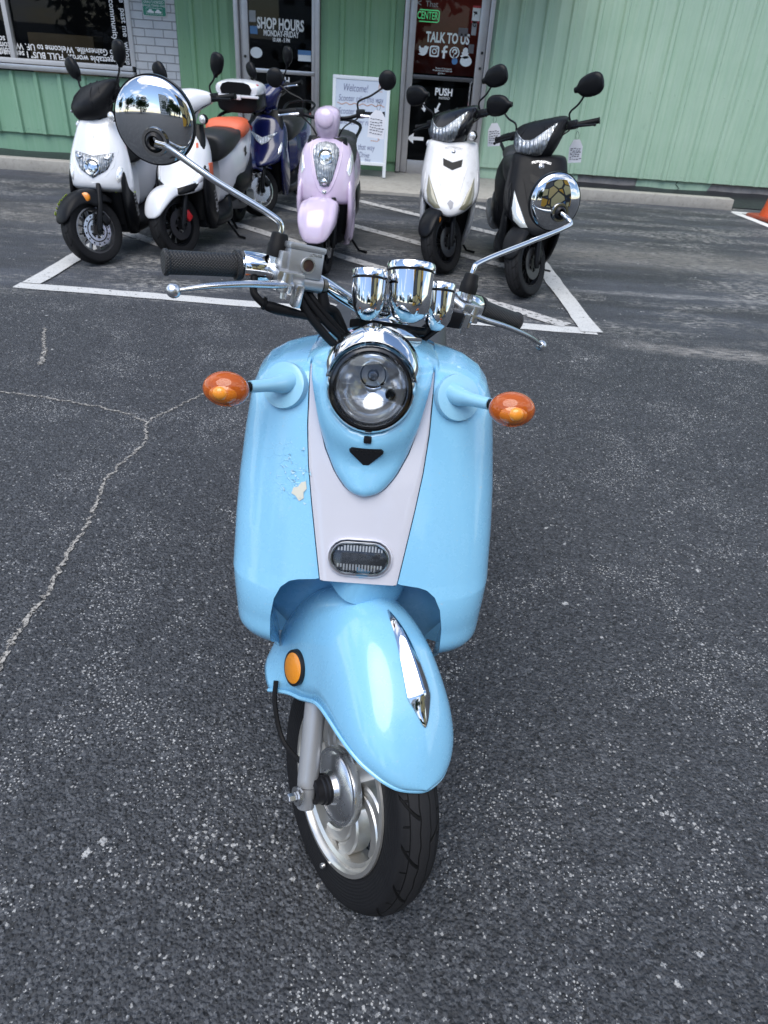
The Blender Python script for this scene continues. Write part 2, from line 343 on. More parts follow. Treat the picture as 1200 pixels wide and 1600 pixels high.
for x0, x1, m, y in ((-9, -2.55, GRN_L, 9.03), (-2.545, -1.94, GRN_M, 9.035), (-1.02, -.16, GRN_M, 9.03), (.78, 1.95, GRN_R, 9.03)):
    b = MB(); b.box(((x0 + x1) / 2, y + .05, .09), (x1 - x0, .1, .25)); part(b, 'plinth', m)
BLOCK = mat('grey_block', (.3, .28, .27), .9, var=.3, bump=.6, bscale=40, dirt=.6)
b = MB(); b.box((5.5, 9.1, .12), (7.1, .1, .26)); part(b, 'plinth', BLOCK)
b = MB(); b.prism([(2.72, .03), (3.42, .03), (3.5, .19), (2.63, .19), (2.63, .08)], .012, wallX(0, 0, 9.045)); part(b, 'painted_patch', GRN_R)
b = MB(); b.tube([(3.1, 9.03, .18), (3.08, 9.03, .14), (3.13, 9.03, .1), (3.09, 9.03, .07)], .004, 4); part(b, 'plinth_crack', DARK)
# brick pier
BR = mat('white_painted_brick', (.56, .57, .58), .75); _b = BR.node_tree.nodes['Principled BSDF']; h = N(BR); o = h.obj(); X_, Y_, Z_ = h.sep(o)
cv = h.n('ShaderNodeCombineXYZ'); h.put(cv.inputs[0], X_); h.put(cv.inputs[1], Z_)
bt = h.n('ShaderNodeTexBrick'); h.put(bt.inputs['Vector'], cv.outputs[0]); bt.inputs['Scale'].default_value = 1; bt.inputs['Brick Width'].default_value = .2; bt.inputs['Row Height'].default_value = .075; bt.inputs['Mortar Size'].default_value = .0055; bt.inputs['Mortar Smooth'].default_value = .5
h.put(_b.inputs['Base Color'], h.mix(bt.outputs['Fac'], h.mix(h.noise(o, 8, 6, .65), (.46, .47, .49), (.62, .63, .64)), (.3, .3, .31)))
h.put(_b.inputs['Normal'], h.bump(h.m('ADD', h.m('MULTIPLY', bt.outputs['Fac'], -1), h.m('MULTIPLY', h.noise(o, 45, 5, .6), .35)), .9, .008))
b = MB(); b.box((-2.795, 9.06, 1.6), (.475, .12, 3.3)); part(b, 'brick_pier', BR)
# glazing
def glass_mat(name, tint, op):
    m = bpy.data.materials.new(name); m.use_nodes = True; t = m.node_tree; t.nodes.clear(); h = N(m)
    tr = h.n('ShaderNodeBsdfTransparent'); tr.inputs[0].default_value = (*tint, 1); gl = h.n('ShaderNodeBsdfGlossy'); gl.inputs['Roughness'].default_value = .015; gl.inputs[0].default_value = (.6, .65, .7, 1)
    fr = h.n('ShaderNodeFresnel'); fr.inputs[0].default_value = 1.5; mx = h.n('ShaderNodeMixShader'); h.L.new(h.m('MULTIPLY', fr.outputs[0], op), mx.inputs[0]); h.L.new(tr.outputs[0], mx.inputs[1]); h.L.new(gl.outputs[0], mx.inputs[2])
    o = h.n('ShaderNodeOutputMaterial'); h.L.new(mx.outputs[0], o.inputs[0]); return m
PANE = glass_mat('tinted_glass', (.42, .43, .44), .45); CLEAR = glass_mat('clear_glass', (.93, .94, .95), 1.3)
ALU = mat('anodised_frame', (.5, .5, .51), .35, .85, var=.15); ALUW = mat('painted_frame', (.55, .55, .56), .4, .2, var=.1)
WHT = mat('white_vinyl', (.78, .78, .78), .5); ROOM = mat('dim_interior', (.02, .018, .017), .9, var=.4)
b = MB(); b.grid([[(-9, 9.14, -.02), (-9, 12, -.02), (-9, 12, 3), (-9, 9.14, 3)], [(8.9, 9.14, -.02), (8.9, 12, -.02), (8.9, 12, 3), (8.9, 9.14, 3)]]); b.add([(-9, 9.14, 0), (-9, 12, 0), (-9, 12, 3), (-9, 9.14, 3)], [(0, 1, 2, 3)]); b.add([(8.9, 9.14, 0), (8.9, 12, 0), (8.9, 12, 3), (8.9, 9.14, 3)], [(0, 1, 2, 3)]); part(b, 'interior_wall', ROOM)
b = MB(); b.box((.35, 9.95, 1.75), (1.5, .05, 1.45)); part(b, 'interior_panel', mat('maroon_wall', (.42, .06, .045), .7, var=.3))
b = MB(); b.box((-4.05, 9.7, .95), (.75, .3, .42), bev=.01); part(b, 'interior_counter', mat('tan_counter', (.3, .22, .12), .7, var=.2))
for q in (((-1.55, 9.75, .55), (.6, .5, .75)), ((.2, 10.2, .45), (1.1, .5, .9))): b = MB(); b.box(*q, bev=.02); part(b, 'interior_counter', mat('dark_counter', (.07, .065, .06), .6, var=.2))
win = bpy.data.objects.new('window', None)
def sub(b, name, m, parent, **k): return b.build(name, m, parent, X=Matrix.Translation((0, -9, 0)), **k)
b = MB(); b.box((-6.02, 9.03, .9), (5.9, .1, .045), bev=.004)
for x in (-3.055, -4.365, -5.7, -7.0): b.box((x, 9.028, 1.6), (.05, .09, 1.36), bev=.004)
b.box((-6.02, 9.03, 2.3), (5.9, .1, .05), bev=.004); wf = part(b, 'window', ALUW)
b = MB(); b.box((-6.03, 8.99, .845), (5.97, .13, .05), bev=.006); b.box((-3.05, 8.93, .835), (.012, .01, .012)); sub(b, 'sill', ALU, wf)
for x0, x1 in ((-4.34, -3.08), (-5.675, -4.39), (-6.975, -5.725)):
    b = MB(); b.add([(x0, 9.05, .922), (x1, 9.05, .922), (x1, 9.05, 2.276), (x0, 9.05, 2.276)], [(0, 1, 2, 3)]); sub(b, 'pane', PANE, wf)
def lettering(items, parent, m, name, y=9.044):
    for t, x, z, s, rot, kw in items: sub(text_mb(t, s, wallX(x, z, y, rot), .001, **kw), name, m, parent, flat=True)
lettering([('to Gainesville. Welcome to UF. Welcome to our', -3.25, 1.035, .083, pi, dict(align='LEFT', squeeze=.93, bold=.001)),
           ('unforgettable words: "FULL BUS" I set out to help', -3.11, .965, .083, pi, dict(align='LEFT', squeeze=.96, bold=.001)),
           ('college', -4.395, .985, .083, pi, dict(align='LEFT', squeeze=.95, bold=.001)), ('scooters', -4.44, 1.09, .083, pi, dict(align='LEFT', squeeze=.95, bold=.001)),
           ('bus that drove  past me  whose', -3.125, .93, .08, -pi / 2, dict(align='RIGHT', bold=.001)), ('community. Welcome', -3.235, 1.51, .08, -pi / 2, dict(align='LEFT', bold=.001))], wf, WHT, 'lettering')
# doors
DOORM = mat('door_aluminium', (.47, .46, .47), .38, .75, var=.15); BLACK = mat('flat_black', (.01, .01, .01), .6)
def door(x0, x1, gx0, gx1, zb, zbar, barm, lock):
    f = MB(); H_ = 2.15; jw = .045
    f.box((x0 + jw / 2, 9.0, (H_ + .06) / 2 + .02), (jw, .12, H_ - .06), bev=.004); f.box((x1 - jw / 2, 9.0, (H_ + .06) / 2 + .02), (jw, .12, H_ - .06), bev=.004); f.box(((x0 + x1) / 2, 9.0, H_ + .05), (x1 - x0, .12, .08), bev=.004)
    d = part(f, 'door', DOORM)
    s = MB(); s.box(((x0 + gx0 + jw) / 2, 9.03, 1.1), (gx0 - x0 - jw - .006, .05, 2.06), bev=.005); s.box(((x1 + gx1 - jw) / 2, 9.03, 1.1), (x1 - jw - gx1 - .006, .05, 2.06), bev=.005)
    s.box(((gx0 + gx1) / 2, 9.031, (zb + .06) / 2), (gx1 - gx0, .048, zb - .06), bev=.004); s.box(((gx0 + gx1) / 2, 9.031, 2.1), (gx1 - gx0, .048, .06), bev=.004); sub(s, 'door_leaf', DOORM, d)
    s = MB(); s.add([(gx0, 9.035, zb), (gx1, 9.035, zb), (gx1, 9.035, 2.08), (gx0, 9.035, 2.08)], [(0, 1, 2, 3)]); sub(s, 'pane', PANE, d)
    s = MB(); s.box(((gx0 + gx1) / 2, 9.012, zbar), (gx1 - gx0 + (.07 if barm is ALU else -.002), .03, .04), bev=.008); sub(s, 'push_bar', barm, d)
    s = MB()
    for lx, lz in lock: s.lathe([(0, 0), (.014, 0), (.014, .02), (.0, .022)], (lx, 9.006, lz), (0, -1, 0), 12)
    sub(s, 'lock', BLACK, d); return d
d1 = door(-1.93, -1.03, -1.79, -1.125, .2, .97, ALU, [(-1.835, 1.09)])
d2 = door(-.15, .77, -.025, .63, .2, 1.015, mat('dark_bar', (.09, .09, .095), .4, .6), [(.69, 1.27), (.685, 1.13)])
lettering([('SHOP HOURS', -1.455, 1.39, .135, -.01, dict(squeeze=.6, bold=.0045)), ('MONDAY-FRIDAY', -1.45, 1.31, .075, 0, dict(squeeze=.62, bold=.002)), ('10 AM - 5 PM', -1.45, 1.255, .05, 0, dict(squeeze=.66, bold=.0015)), ('PUSH', -1.46, .885, .095, 0, dict(squeeze=.85, bold=.003))], d1, WHT, 'lettering', 9.029)
lettering([('TALK TO US', .315, 1.375, .125, 0, dict(squeeze=.66, bold=.004)), ('PUSH', .325, .885, .095, 0, dict(squeeze=.85, bold=.003)), ('INSTEAD', .335, .83, .03, 0, dict()),
           ('Venmo & Instagram', .3, 1.105, .022, 0, dict()), ('Facebook and Snapchat', .29, 1.085, .022, 0, dict()), ('@fullbus', .28, 1.06, .022, 0, dict())], d2, WHT, 'lettering', 9.029)
def disc(x, z, r, n=20): return [(x + r * cos(2*pi*i/n), z + r * sin(2*pi*i/n)) for i in range(n)]
def flat(b, pts, y, d=.001): return b.prism(pts, d, wallX(0, 0, y))
def icons(cx, cz, s):
    b = MB(); y = 9.029; T = lambda P, ox: [(cx + ox + x * s, cz + z * s) for x, z in P]
    bird = [(-.5, -.3), (-.28, -.34), (-.1, -.4), (.12, -.36), (.3, -.2), (.38, .02), (.4, .16), (.5, .28), (.38, .27), (.44, .38), (.32, .33), (.2, .4), (.06, .36), (0, .22), (-.2, .2), (-.42, .38), (-.44, .2), (-.38, .1), (-.46, .08), (-.36, -.06), (-.4, -.1), (-.26, -.2)]
    flat(b, T(bird, -.23), y)
    for k in range(4):                                               # camera outline
        pass
    sq = lambda h: [(h * (abs(cos(a)) ** .4) * (1 if cos(a) > 0 else -1), h * (abs(sin(a)) ** .4) * (1 if sin(a) > 0 else -1)) for a in [2*pi*(i + .5)/32 for i in range(32)]]
    def frame(o, i, ox):
        n = len(o); V = T(o, ox) + T(i, ox); b.add([wallX(0, 0, y) @ Vector((x, z, .001)) for x, z in V], [(k, (k + 1) % n, n + (k + 1) % n, n + k) for k in range(n)])
    frame(sq(.44), sq(.32), -.115); c1 = [(.22 * cos(a), .22 * sin(a)) for a in [2*pi*i/24 for i in range(24)]]; frame(c1, [(x * .6, z * .6) for x, z in c1], -.115); flat(b, T(disc(.22, .22, .055, 8), -.115), y)
    flat(b, T([(-.13, -.5), (.07, -.5), (.07, -.06), (.24, -.06), (.27, .12), (.07, .12), (.07, .25), (.12, .32), (.27, .32), (.27, .5), (.02, .5), (-.13, .34), (-.13, .12), (-.25, .12), (-.25, -.06), (-.13, -.06)], -.008), y)
    c2 = [(.46 * cos(a), .46 * sin(a)) for a in [2*pi*i/28 for i in range(28)]]; frame(c2, [(x * .8, z * .8) for x, z in c2], .1)
    flat(b, T([(-.14, -.34), (-.04, -.3), (.02, -.1), (.12, -.14), (.26, .02), (.24, .22), (.06, .32), (-.14, .26), (-.24, .1), (-.2, -.04), (-.1, .02), (-.1, .14), (.02, .2), (.12, .14), (.12, .02), (0, -.02)], .1), y)
    gh = [(0, .46), (.16, .4), (.24, .26), (.24, .08), (.36, .06), (.3, -.04), (.26, -.1), (.46, -.24), (.3, -.3), (.26, -.38), (.1, -.38), (0, -.46), (-.1, -.38), (-.26, -.38), (-.3, -.3), (-.46, -.24), (-.26, -.1), (-.3, -.04), (-.36, .06), (-.24, .08), (-.24, .26), (-.16, .4)]
    flat(b, T(gh, .215), y); return b
sub(icons(.3, 1.255, .115), 'social_icons', WHT, d2, flat=True)
NEON = mat('green_neon', (.1, .6, .25), .4, emit=(.12, .75, .3, .55))
b = MB(); b.tube([(.0, 9.06, 1.61), (.19, 9.06, 1.61), (.205, 9.06, 1.6), (.205, 9.06, 1.52), (.19, 9.06, 1.51), (-.0, 9.06, 1.51)], .005, 6); t = text_mb('CENTER', .095, wallX(.085, 1.56, 9.06), .004, squeeze=.62, bold=.0006); b.add(t.v, t.f); sub(b, 'neon_sign', NEON, d2)
lettering([('That', .12, 1.66, .07, 0, dict()), ('<', -.01, 1.66, .09, 0, dict())], d2, mat('grey_vinyl', (.4, .4, .4), .6), 'lettering', 9.0275)
def arrow(b, x, z, s, rot, y=9.029):
    P = [(-.5, .09), (.1, .09), (.1, .28), (.5, 0), (.1, -.28), (.1, -.09), (-.5, -.09)]; c, q = cos(rot), sin(rot)
    return flat(b, [(x + s * (u * c - v * q), z + s * (u * q + v * c)) for u, v in P], y)
b = MB(); arrow(b, -1.12 - .12, .35, .2, 0); sub(b, 'arrow_mark', WHT, d1, flat=True)
for q in ((.12, .74, .11, -1.35), (.27, .73, .11, -2.0), (.05, .42, .19, pi)): sub(arrow(MB(), *q), 'arrow_mark', WHT, d2, flat=True)
def sticker(x, z, w, h_, m, parent, oval=False, y=9.03, txt=None, tm=None):
    b = MB(); P = [(x + w / 2 * cos(a), z + h_ / 2 * sin(a)) for a in [2*pi*i/24 for i in range(24)]] if oval else [(x - w/2, z - h_/2), (x + w/2, z - h_/2), (x + w/2, z + h_/2), (x - w/2, z + h_/2)]
    flat(b, P, y, .0015); o = sub(b, 'sticker', m, parent)
    return o
STW = mat('sticker_white', (.7, .74, .76), .4, var=.1); STB = mat('sticker_blue', (.08, .2, .4), .4, var=.3); STG = mat('sticker_grey', (.3, .31, .33), .5, var=.3); STR = mat('sticker_red', (.45, .04, .05), .5)
for x, z, w_, h_, m, d, ov in ((-1.72, 1.13, .13, .1, STW, d1, 1), (-1.2, 1.13, .14, .1, STB, d1, 0), (-1.2, 1.11, .139, .055, STW, d1, 0), (-1.75, 1.45, .07, .1, STG, d1, 0), (-1.74, 1.33, .08, .07, STB, d1, 0),
                               (.53, 1.185, .125, .095, STW, d2, 1), (.41, 1.18, .06, .065, STB, d2, 1), (.59, 1.6, .085, .11, STW, d2, 0), (.59, 1.665, .085, .02, STR, d2, 0), (.585, 1.535, .085, .018, STR, d2, 0), (.58, 1.485, .05, .13, STG, d2, 0), (.47, 1.44, .1, .075, mat('sticker_dim', (.12, .11, .12), .6), d2, 0), (.57, 1.3, .06, .08, mat('sticker_dim', (.12, .11, .12), .6), d2, 0)):
    sticker(x, z, w_, h_, m, d, ov, y=9.0295 if m is not STW or ov else 9.0275)
lettering([('G', .58, 1.51, .05, 0, dict(bold=.002))], d2, BLACK, 'lettering', 9.0265)
b = MB(); flat(b, [(.565, 1.575), (.575, 1.6), (.6, 1.6), (.595, 1.625), (.555, 1.625), (.56, 1.61), (.57, 1.61)], 9.0255); sub(b, 'camera_mark', BLACK, d2)
b = MB(); b.tube([(.62, 9.005, 1.0), (.61, 8.95, 1.0), (.6, 8.95, .97), (.6, 8.95, .76), (.61, 8.95, .73), (.62, 9.005, .73)], .009, 8, 24); sub(b, 'pull_handle', CHROME, d2)
# green notice on the brick pier
sg = thing('notice_sign', 'small green and white towing notice screwed to the white brick pier', 'sign', (-2.77, 8.99, 1.55))
def sgp(b, n, m): return b.build(n, m, sg, X=Matrix.Translation((2.77, -8.99, -1.55)))
b = MB(); b.prism([(-2.88, 1.385), (-2.66, 1.385), (-2.645, 1.4), (-2.645, 1.84), (-2.895, 1.84), (-2.895, 1.4)], .006, wallX(0, 0, 8.995)); sgp(b, 'board', mat('sign_white', (.62, .64, .63), .4, var=.08))
b = MB(); b.prism([(-2.878, 1.392), (-2.662, 1.392), (-2.652, 1.402), (-2.652, 1.53), (-2.888, 1.53), (-2.888, 1.402)], .0015, wallX(0, 0, 8.9885)); sgp(b, 'band', mat('sign_green', (.01, .2, .13), .4))
b = MB()
for t, z, s in (('UNAUTHORIZED', 1.507, .034), ('VEHICLES TOWED AWAY', 1.477, .028)): sgp(text_mb(t, s, wallX(-2.77, z, 8.9865), .0008, squeeze=.8), 'lettering', WHT)
for cx in (-2.81, -2.73): flat(b, [(cx - .034, 1.415), (cx + .034, 1.415), (cx + .034, 1.43), (cx + .018, 1.433), (cx + .01, 1.446), (cx - .014, 1.446), (cx - .02, 1.433), (cx - .034, 1.43)], 8.9865)
q = MB(); fr = [(-2.855, 1.405), (-2.685, 1.405), (-2.685, 1.456), (-2.855, 1.456)]; q.tube([(x, 8.9865, z) for x, z in fr + fr[:1]], .002, 4); b.add(q.v, q.f); sgp(b, 'tow_symbol', WHT)
b = MB(); q = text_mb('PARKING', .05, wallX(-2.77, 1.6, 8.9885), .0008, squeeze=.9); sgp(q, 'lettering', MATS['sign_green']); sgp(text_mb('CUSTOMER', .05, wallX(-2.77, 1.66, 8.9885), .0008, squeeze=.75), 'lettering', MATS['sign_green'])
# roof edge and canopy over the doors (above the frame, they shade the wall)
b = MB(); b.box((0, 10.2, 3.25), (18.4, 3.2, .12)); b.box((0, 8.58, 3.2), (18.4, .06, .24)); part(b, 'roof', GRN_M)
b = MB(); b.box((-1.1, 8.45, 2.33), (5.2, 1.1, .07)); b.box((-1.1, 7.88, 2.3), (5.2, .05, .2)); part(b, 'canopy', GRN_M)
b = MB(); b.box((0, 12.1, 1.55), (18.2, .1, 3.3)); b.box((9.04, 10.55, 1.55), (.08, 3, 3.3)); b.box((-9.04, 10.55, 1.55), (.08, 3, 3.3)); part(b, 'wall', GRN_L)
# A-frame whiteboard
af = thing('a_frame_sign', 'white handwritten A-frame whiteboard leaning beside the green wall between the doors', 'sign', (-.55, 8.55, .06), .02)
AX_ = Matrix.Rotation(radians(-8), 4, 'X')
b = MB()
for x in (-.285, .285): b.box((x, 0, .47), (.035, .03, .94), bev=.005)
b.box((0, 0, .925), (.6, .031, .035), bev=.005); b.box((0, 0, .13), (.6, .031, .035), bev=.005)
b.xf(AX_); fr = b.build('frame', mat('white_frame', (.72, .75, .78), .4), af)
b = MB()
for x in (-.27, .27): b.tube([(x, .15, .9), (x, .36, .0)], .014, 8)
b.build('rear_leg', MATS['white_frame'], af)
b = MB(); b.box((0, -.0, .53), (.54, .012, .78)); b.xf(AX_); b.build('writing_board', mat('whiteboard', (.6, .66, .76), .25), af)
INK = mat('marker_ink', (.06, .07, .2), .6); INKO = mat('orange_ink', (.55, .2, .05), .6)
b = MB(); bo = MB()
for t, x, z, s, bb in (('Welcome!', -.06, .83, .1, b), ('!!!', .2, .84, .11, bo), ('Scooter sales this way', 0, .735, .085, b), ('Scooter service, parts', 0, .615, .085, b), ('and scooter rentals.', 0, .52, .085, b), ('<---', -.1, .42, .1, b), ('--->', .17, .36, .1, bo), ('rentals that way', 0, .285, .085, b), ('Drive', .06, .21, .08, b), ('blue', .1, .165, .06, b)):
    q = text_mb(t, s, Matrix(((1, .12, 0, x), (0, 0, -1, -.008), (0, 1, 0, z), (0, 0, 0, 1))), .001, squeeze=.62, bold=-.0012); q.xf(AX_); q.build('handwriting', INK if bb is b else INKO, af, flat=True)
bo.tube([(x, -.008, .685 + .008 * sin(x * 70)) for x in np.linspace(-.25, .25, 50)], .003, 4)
bo.xf(AX_); bo.build('wavy_underline', INKO, af, flat=True)
# traffic cone
cn_ = thing('traffic_cone', 'orange rubber traffic cone cut off by the right edge, beside the fresh white lines', 'traffic cone', (3.82, 8.02, 0), .3)
ORG = mat('orange_rubber', (.62, .085, .02), .5, var=.25, dirt=.35)
b = MB(); b.box((0, 0, .018), (.37, .37, .035), bev=.012); b.build('base', mat('dirty_orange_rubber', (.3, .05, .02), .6, var=.3, dirt=.7), cn_)
b = MB(); b.lathe([(.14, .035), (.135, .05), (.115, .12), (.09, .28)], n=32); b.lathe([(.065, .42), (.034, .64), (.026, .68), (.02, .685), (.0, .685)], n=32); b.build('cone', ORG, cn_)
b = MB(); b.lathe([(.09, .28), (.0655, .4199)], n=32); b.build('reflective_band', mat('reflective_white', (.75, .75, .75), .3), cn_)
# ================================================================== across the street: what the chrome sees
def building(name, label, loc, rz, size, m, floors, cols, wm):
    t = thing(name, label, 'building', loc, rz); L, D, Hh = size
    b = MB(); b.box((0, 0, Hh / 2), (L, D, Hh)); b.box((0, 0, Hh + .1), (L + .3, D + .3, .25)); b.build('wall', m, t)
    b = MB()
    for i in range(floors):
        for j in range(cols): b.box((-L/2 + L * (j + .5) / cols, 0, Hh * (i + .55) / floors), (L / cols * .5, D + .08, Hh / floors * .45))
    o = b.build('windows', wm, t); o['kind'] = 'stuff'; return t
DW = mat('distant_window', (.03, .035, .045), .2)
building('apartment_tower', 'tall pale apartment tower far across the street, seen in the chrome mirrors', (-9, -95, 0), .1, (16, 12, 34), mat('pale_render', (.85, .85, .84), .8, var=.1), 10, 6, DW)
MUR = mat('mural_paint', (.75, .42, .07), .8); _b = MUR.node_tree.nodes['Principled BSDF']; h = N(MUR); o = h.obj()
_v = h.sep(h.vor(o, .55, 'F1', 1)); _d = h.vor(o, .55, 'DISTANCE_TO_EDGE'); _c = h.mix(h.step(_v[0], .55, .58), (.78, .42, .06), (.7, .58, .3)); _c = h.mix(h.step(_v[1], .72, .75), _c, (.12, .12, .13)); _c = h.mix(h.step(_v[2], .8, .83), _c, (.1, .25, .5)); h.put(_b.inputs['Base Color'], h.mix(h.step(_d, .08, .04), _c, (.04, .04, .045)))
mur = building('mural_building', 'low building with an orange and black mural, seen in the chrome mirrors', (10, -13, 0), -1.05, (22, 6, 5), MUR, 1, 4, DW)
TREEM = mat('tree_leaf', (.035, .065, .018), .6, var=.5); BARK = mat('tree_bark', (.09, .07, .05), .9, var=.3)
def tree(loc, s, label, rng):
    t = thing('street_tree', label, 'tree', loc, 0, 'trees across the street'); b = MB(); b.tube([(0, 0, -.1), (.05, .1, 1.5), (-.1, 0, 3.2), (.1, .1, 5)], [.28, .2, .15, .06], 8, 12)
    for k in range(6): a = k * 1.1; b.tube([(0, 0, 2.2 + k * .35), (cos(a) * 1.3, sin(a) * 1.3, 3.6 + k * .35)], [.09, .03], 6)
    b.xf(Matrix.Scale(s, 4)).build('trunk', BARK, t)
    b = MB(); V = []; F = []
    cl = [(rng.gauss(0, 1.7), rng.gauss(0, 1.7), 3.9 + rng.gauss(0, 1.2), rng.uniform(.8, 1.4)) for _ in range(34)]
    for c in cl:
        for _ in range(70):
            d = Vector((rng.gauss(0, 1), rng.gauss(0, 1), rng.gauss(0, 1))).normalized() * c[3] * rng.uniform(.5, 1.05); p = Vector(c[:3]) + d
            u = Vector((rng.gauss(0, 1), rng.gauss(0, 1), rng.gauss(0, 1))).normalized() * .26; v = u.orthogonal().normalized() * .17; i = len(V); V += [p - u, p + v, p + u, p - v]; F.append((i, i+1, i+2, i+3))
    b.add(V, F).xf(Matrix.Scale(s, 4)); b.build('crown', TREEM, t, flat=True)
_r = random.Random(3)
for loc, s, lb in (((4, -46, 0), 2.3, 'broad leafy tree just right of the pale tower, seen in the chrome mirrors'), ((-24, -42, 0), 1.9, 'leafy tree left of the pale tower, seen in the chrome mirrors'), ((-36, -34, 0), 2.0, 'leafy tree farthest left across the street, seen in the chrome mirrors'), ((27, -44, 0), 2.2, 'leafy tree behind the mural building, seen in the chrome mirrors'), ((-52, -22, 0), 2.2, 'leafy tree at the far left end of the street, seen in the chrome mirrors'), ((13, -52, 0), 2.0, 'leafy tree between the broad tree and the mural, seen in the chrome mirrors')): tree(loc, s, lb, _r)
# ================================================================== HERO SCOOTER
hero = thing('motor_scooter', 'sky blue retro scooter in the foreground with white front panel and chrome gauges', 'scooter', (-.033, .8, 0))
TH = radians(33.5); AXS = Vector((0, sin(radians(25)), cos(radians(25)))); AP = Vector((0, .006, .21))
XS = Matrix.Translation(AP) @ Matrix.Rotation(TH, 4, AXS) @ Matrix.Translation(-AP)      # steered parts
def sky_paint():
    m = mat('sky_blue_paint', (.2, .49, .72), .22, coat=.8); b = m.node_tree.nodes['Principled BSDF']; h = N(m); o = h.obj()
    c = h.mix(h.noise(o, 3, 3), (.205, .48, .70), (.225, .51, .73))
    d = h.n('ShaderNodeVectorMath', operation='DISTANCE'); h.put(d.inputs[0], o); d.inputs[1].default_value = (-.118, .15, .735)
    near = h.step(h.m('ADD', d.outputs[1], h.m('MULTIPLY', h.noise(o, 28, 3), .09)), .1, .06)
    dist = h.n('ShaderNodeVectorMath', operation='MULTIPLY_ADD'); h.put(dist.inputs[0], h.noise(o, 30, 3, .6, 1)); dist.inputs[1].default_value = (.03,) * 3; h.put(dist.inputs[2], o)
    e = h.vor(dist.outputs[0], 70, 'DISTANCE_TO_EDGE'); line = h.m('MULTIPLY', h.step(e, .06, .0), near); line = h.m('MULTIPLY', line, h.step(h.noise(o, 60, 3, .6), .42, .58))
    sx = h.noise(h.scl(o, (190, 190, 9)), 3, 4, .8); scr = h.m('MULTIPLY', h.step(sx, .7, .76), h.step(h.noise(o, 11, 3), .5, .7))
    c = h.mix(h.m('MULTIPLY', line, .45), c, (.1, .28, .42)); c = h.mix(h.m('MULTIPLY', scr, .4), c, (.5, .66, .78))
    c = h.mix(h.m('MULTIPLY', h.step(h.noise(o, 140, 3, .7), .66, .72), .35), c, (.42, .47, .5))
    h.put(b.inputs['Base Color'], c); h.put(b.inputs['Roughness'], h.m('ADD', h.m('MULTIPLY', h.noise(o, 24, 5, .65), .3), .12)); h.put(b.inputs['Coat Roughness'], h.m('ADD', h.m('MULTIPLY', h.step(h.noise(o, 13, 7, .72), .4, .7), .16), .015))
    h.put(b.inputs['Normal'], h.bump(h.m('ADD', h.m('MULTIPLY', line, 1.2), h.m('MULTIPLY', h.noise(o, 26, 2), .25)), .35, .0015)); h.put(b.inputs['Coat Normal'], h.bump(h.m('ADD', h.m('MULTIPLY', line, 1.), h.m('ADD', h.m('MULTIPLY', h.noise(o, 16, 2), .7), h.m('MULTIPLY', scr, .15))), .35, .0012)); return m
SKYB = sky_paint()
PALE = mat('pale_blue_plastic', (.26, .52, .7), .3, coat=.4, var=.05)
PEARL = mat('pearl_white_paint', (.52, .52, .58), .2, coat=.7, var=.03)
AMBER = mat('amber_lens', (.72, .15, .02), .06, trans=.45, coat=.6, ior=1.3); AMBERIN = mat('amber_reflector', (.85, .22, .018), .1, trans=.3, coat=.5, var=.25)
GREYM = mat('fork_grey', (.34, .35, .37), .36, .4, var=.1)
# ---- leg shield surface: x half width, back edge yb, centre line yc per height z
_z = [.28, .33, .45, .56, .70, .87, .93]; _yb = [.15, .16, .165, .185, .25, .33, .36]
_wz = [.34, .355, .39, .42, .465, .56, .64, .70, .77, .82, .845, .86, .873, .880, .885, .888]; _wv = [.13, .142, .166, .189, .2085, .216, .2145, .211, .204, .197, .187, .174, .150, .125, .1, .08]
_yc0 = lambda z: -.192 + .4667 * z
def yb(z): return float(np.interp(z, _z, _yb))
def yc(z):
    k = min(1, max(0, (z - .365) / .115)); lo = yb(z) - (.03 + .09 * k * k * (3 - 2 * k)); t = min(1, max(0, (z - .5) / .08)); return lo * (1 - t) + _yc0(z) * t
def hw(z): return float(np.interp(z, _wz, _wv))
def SF(x, z, push=0.):
    W = max(hw(z), .216 if z > .6 else 0); u = min(abs(x) / W, 1); return Vector((x, yb(z) - (yb(z) - yc(z)) * (1 - u ** 3.3) ** (1 / 3.3) - push, z))
seam = lambda z: float(np.interp(z, [.58, .633, .69, .745, .80, .86, .90], [.0615, .071, .081, .0895, .0945, .0955, .095]))
vee = lambda z: float(np.interp(z, [.7095, .7102, .7115, .714, .7195, .731, .742, .771, .81, .85, .875, .9], [.001, .010, .0165, .0235, .0315, .0415, .0495, .0645, .077, .0855, .091, .0945]))
arch = lambda z: float(np.interp(z, [.3, .45, .51, .545, .565, .576, .580, .583], [.139, .141, .14, .134, .124, .11, .095, .068]))
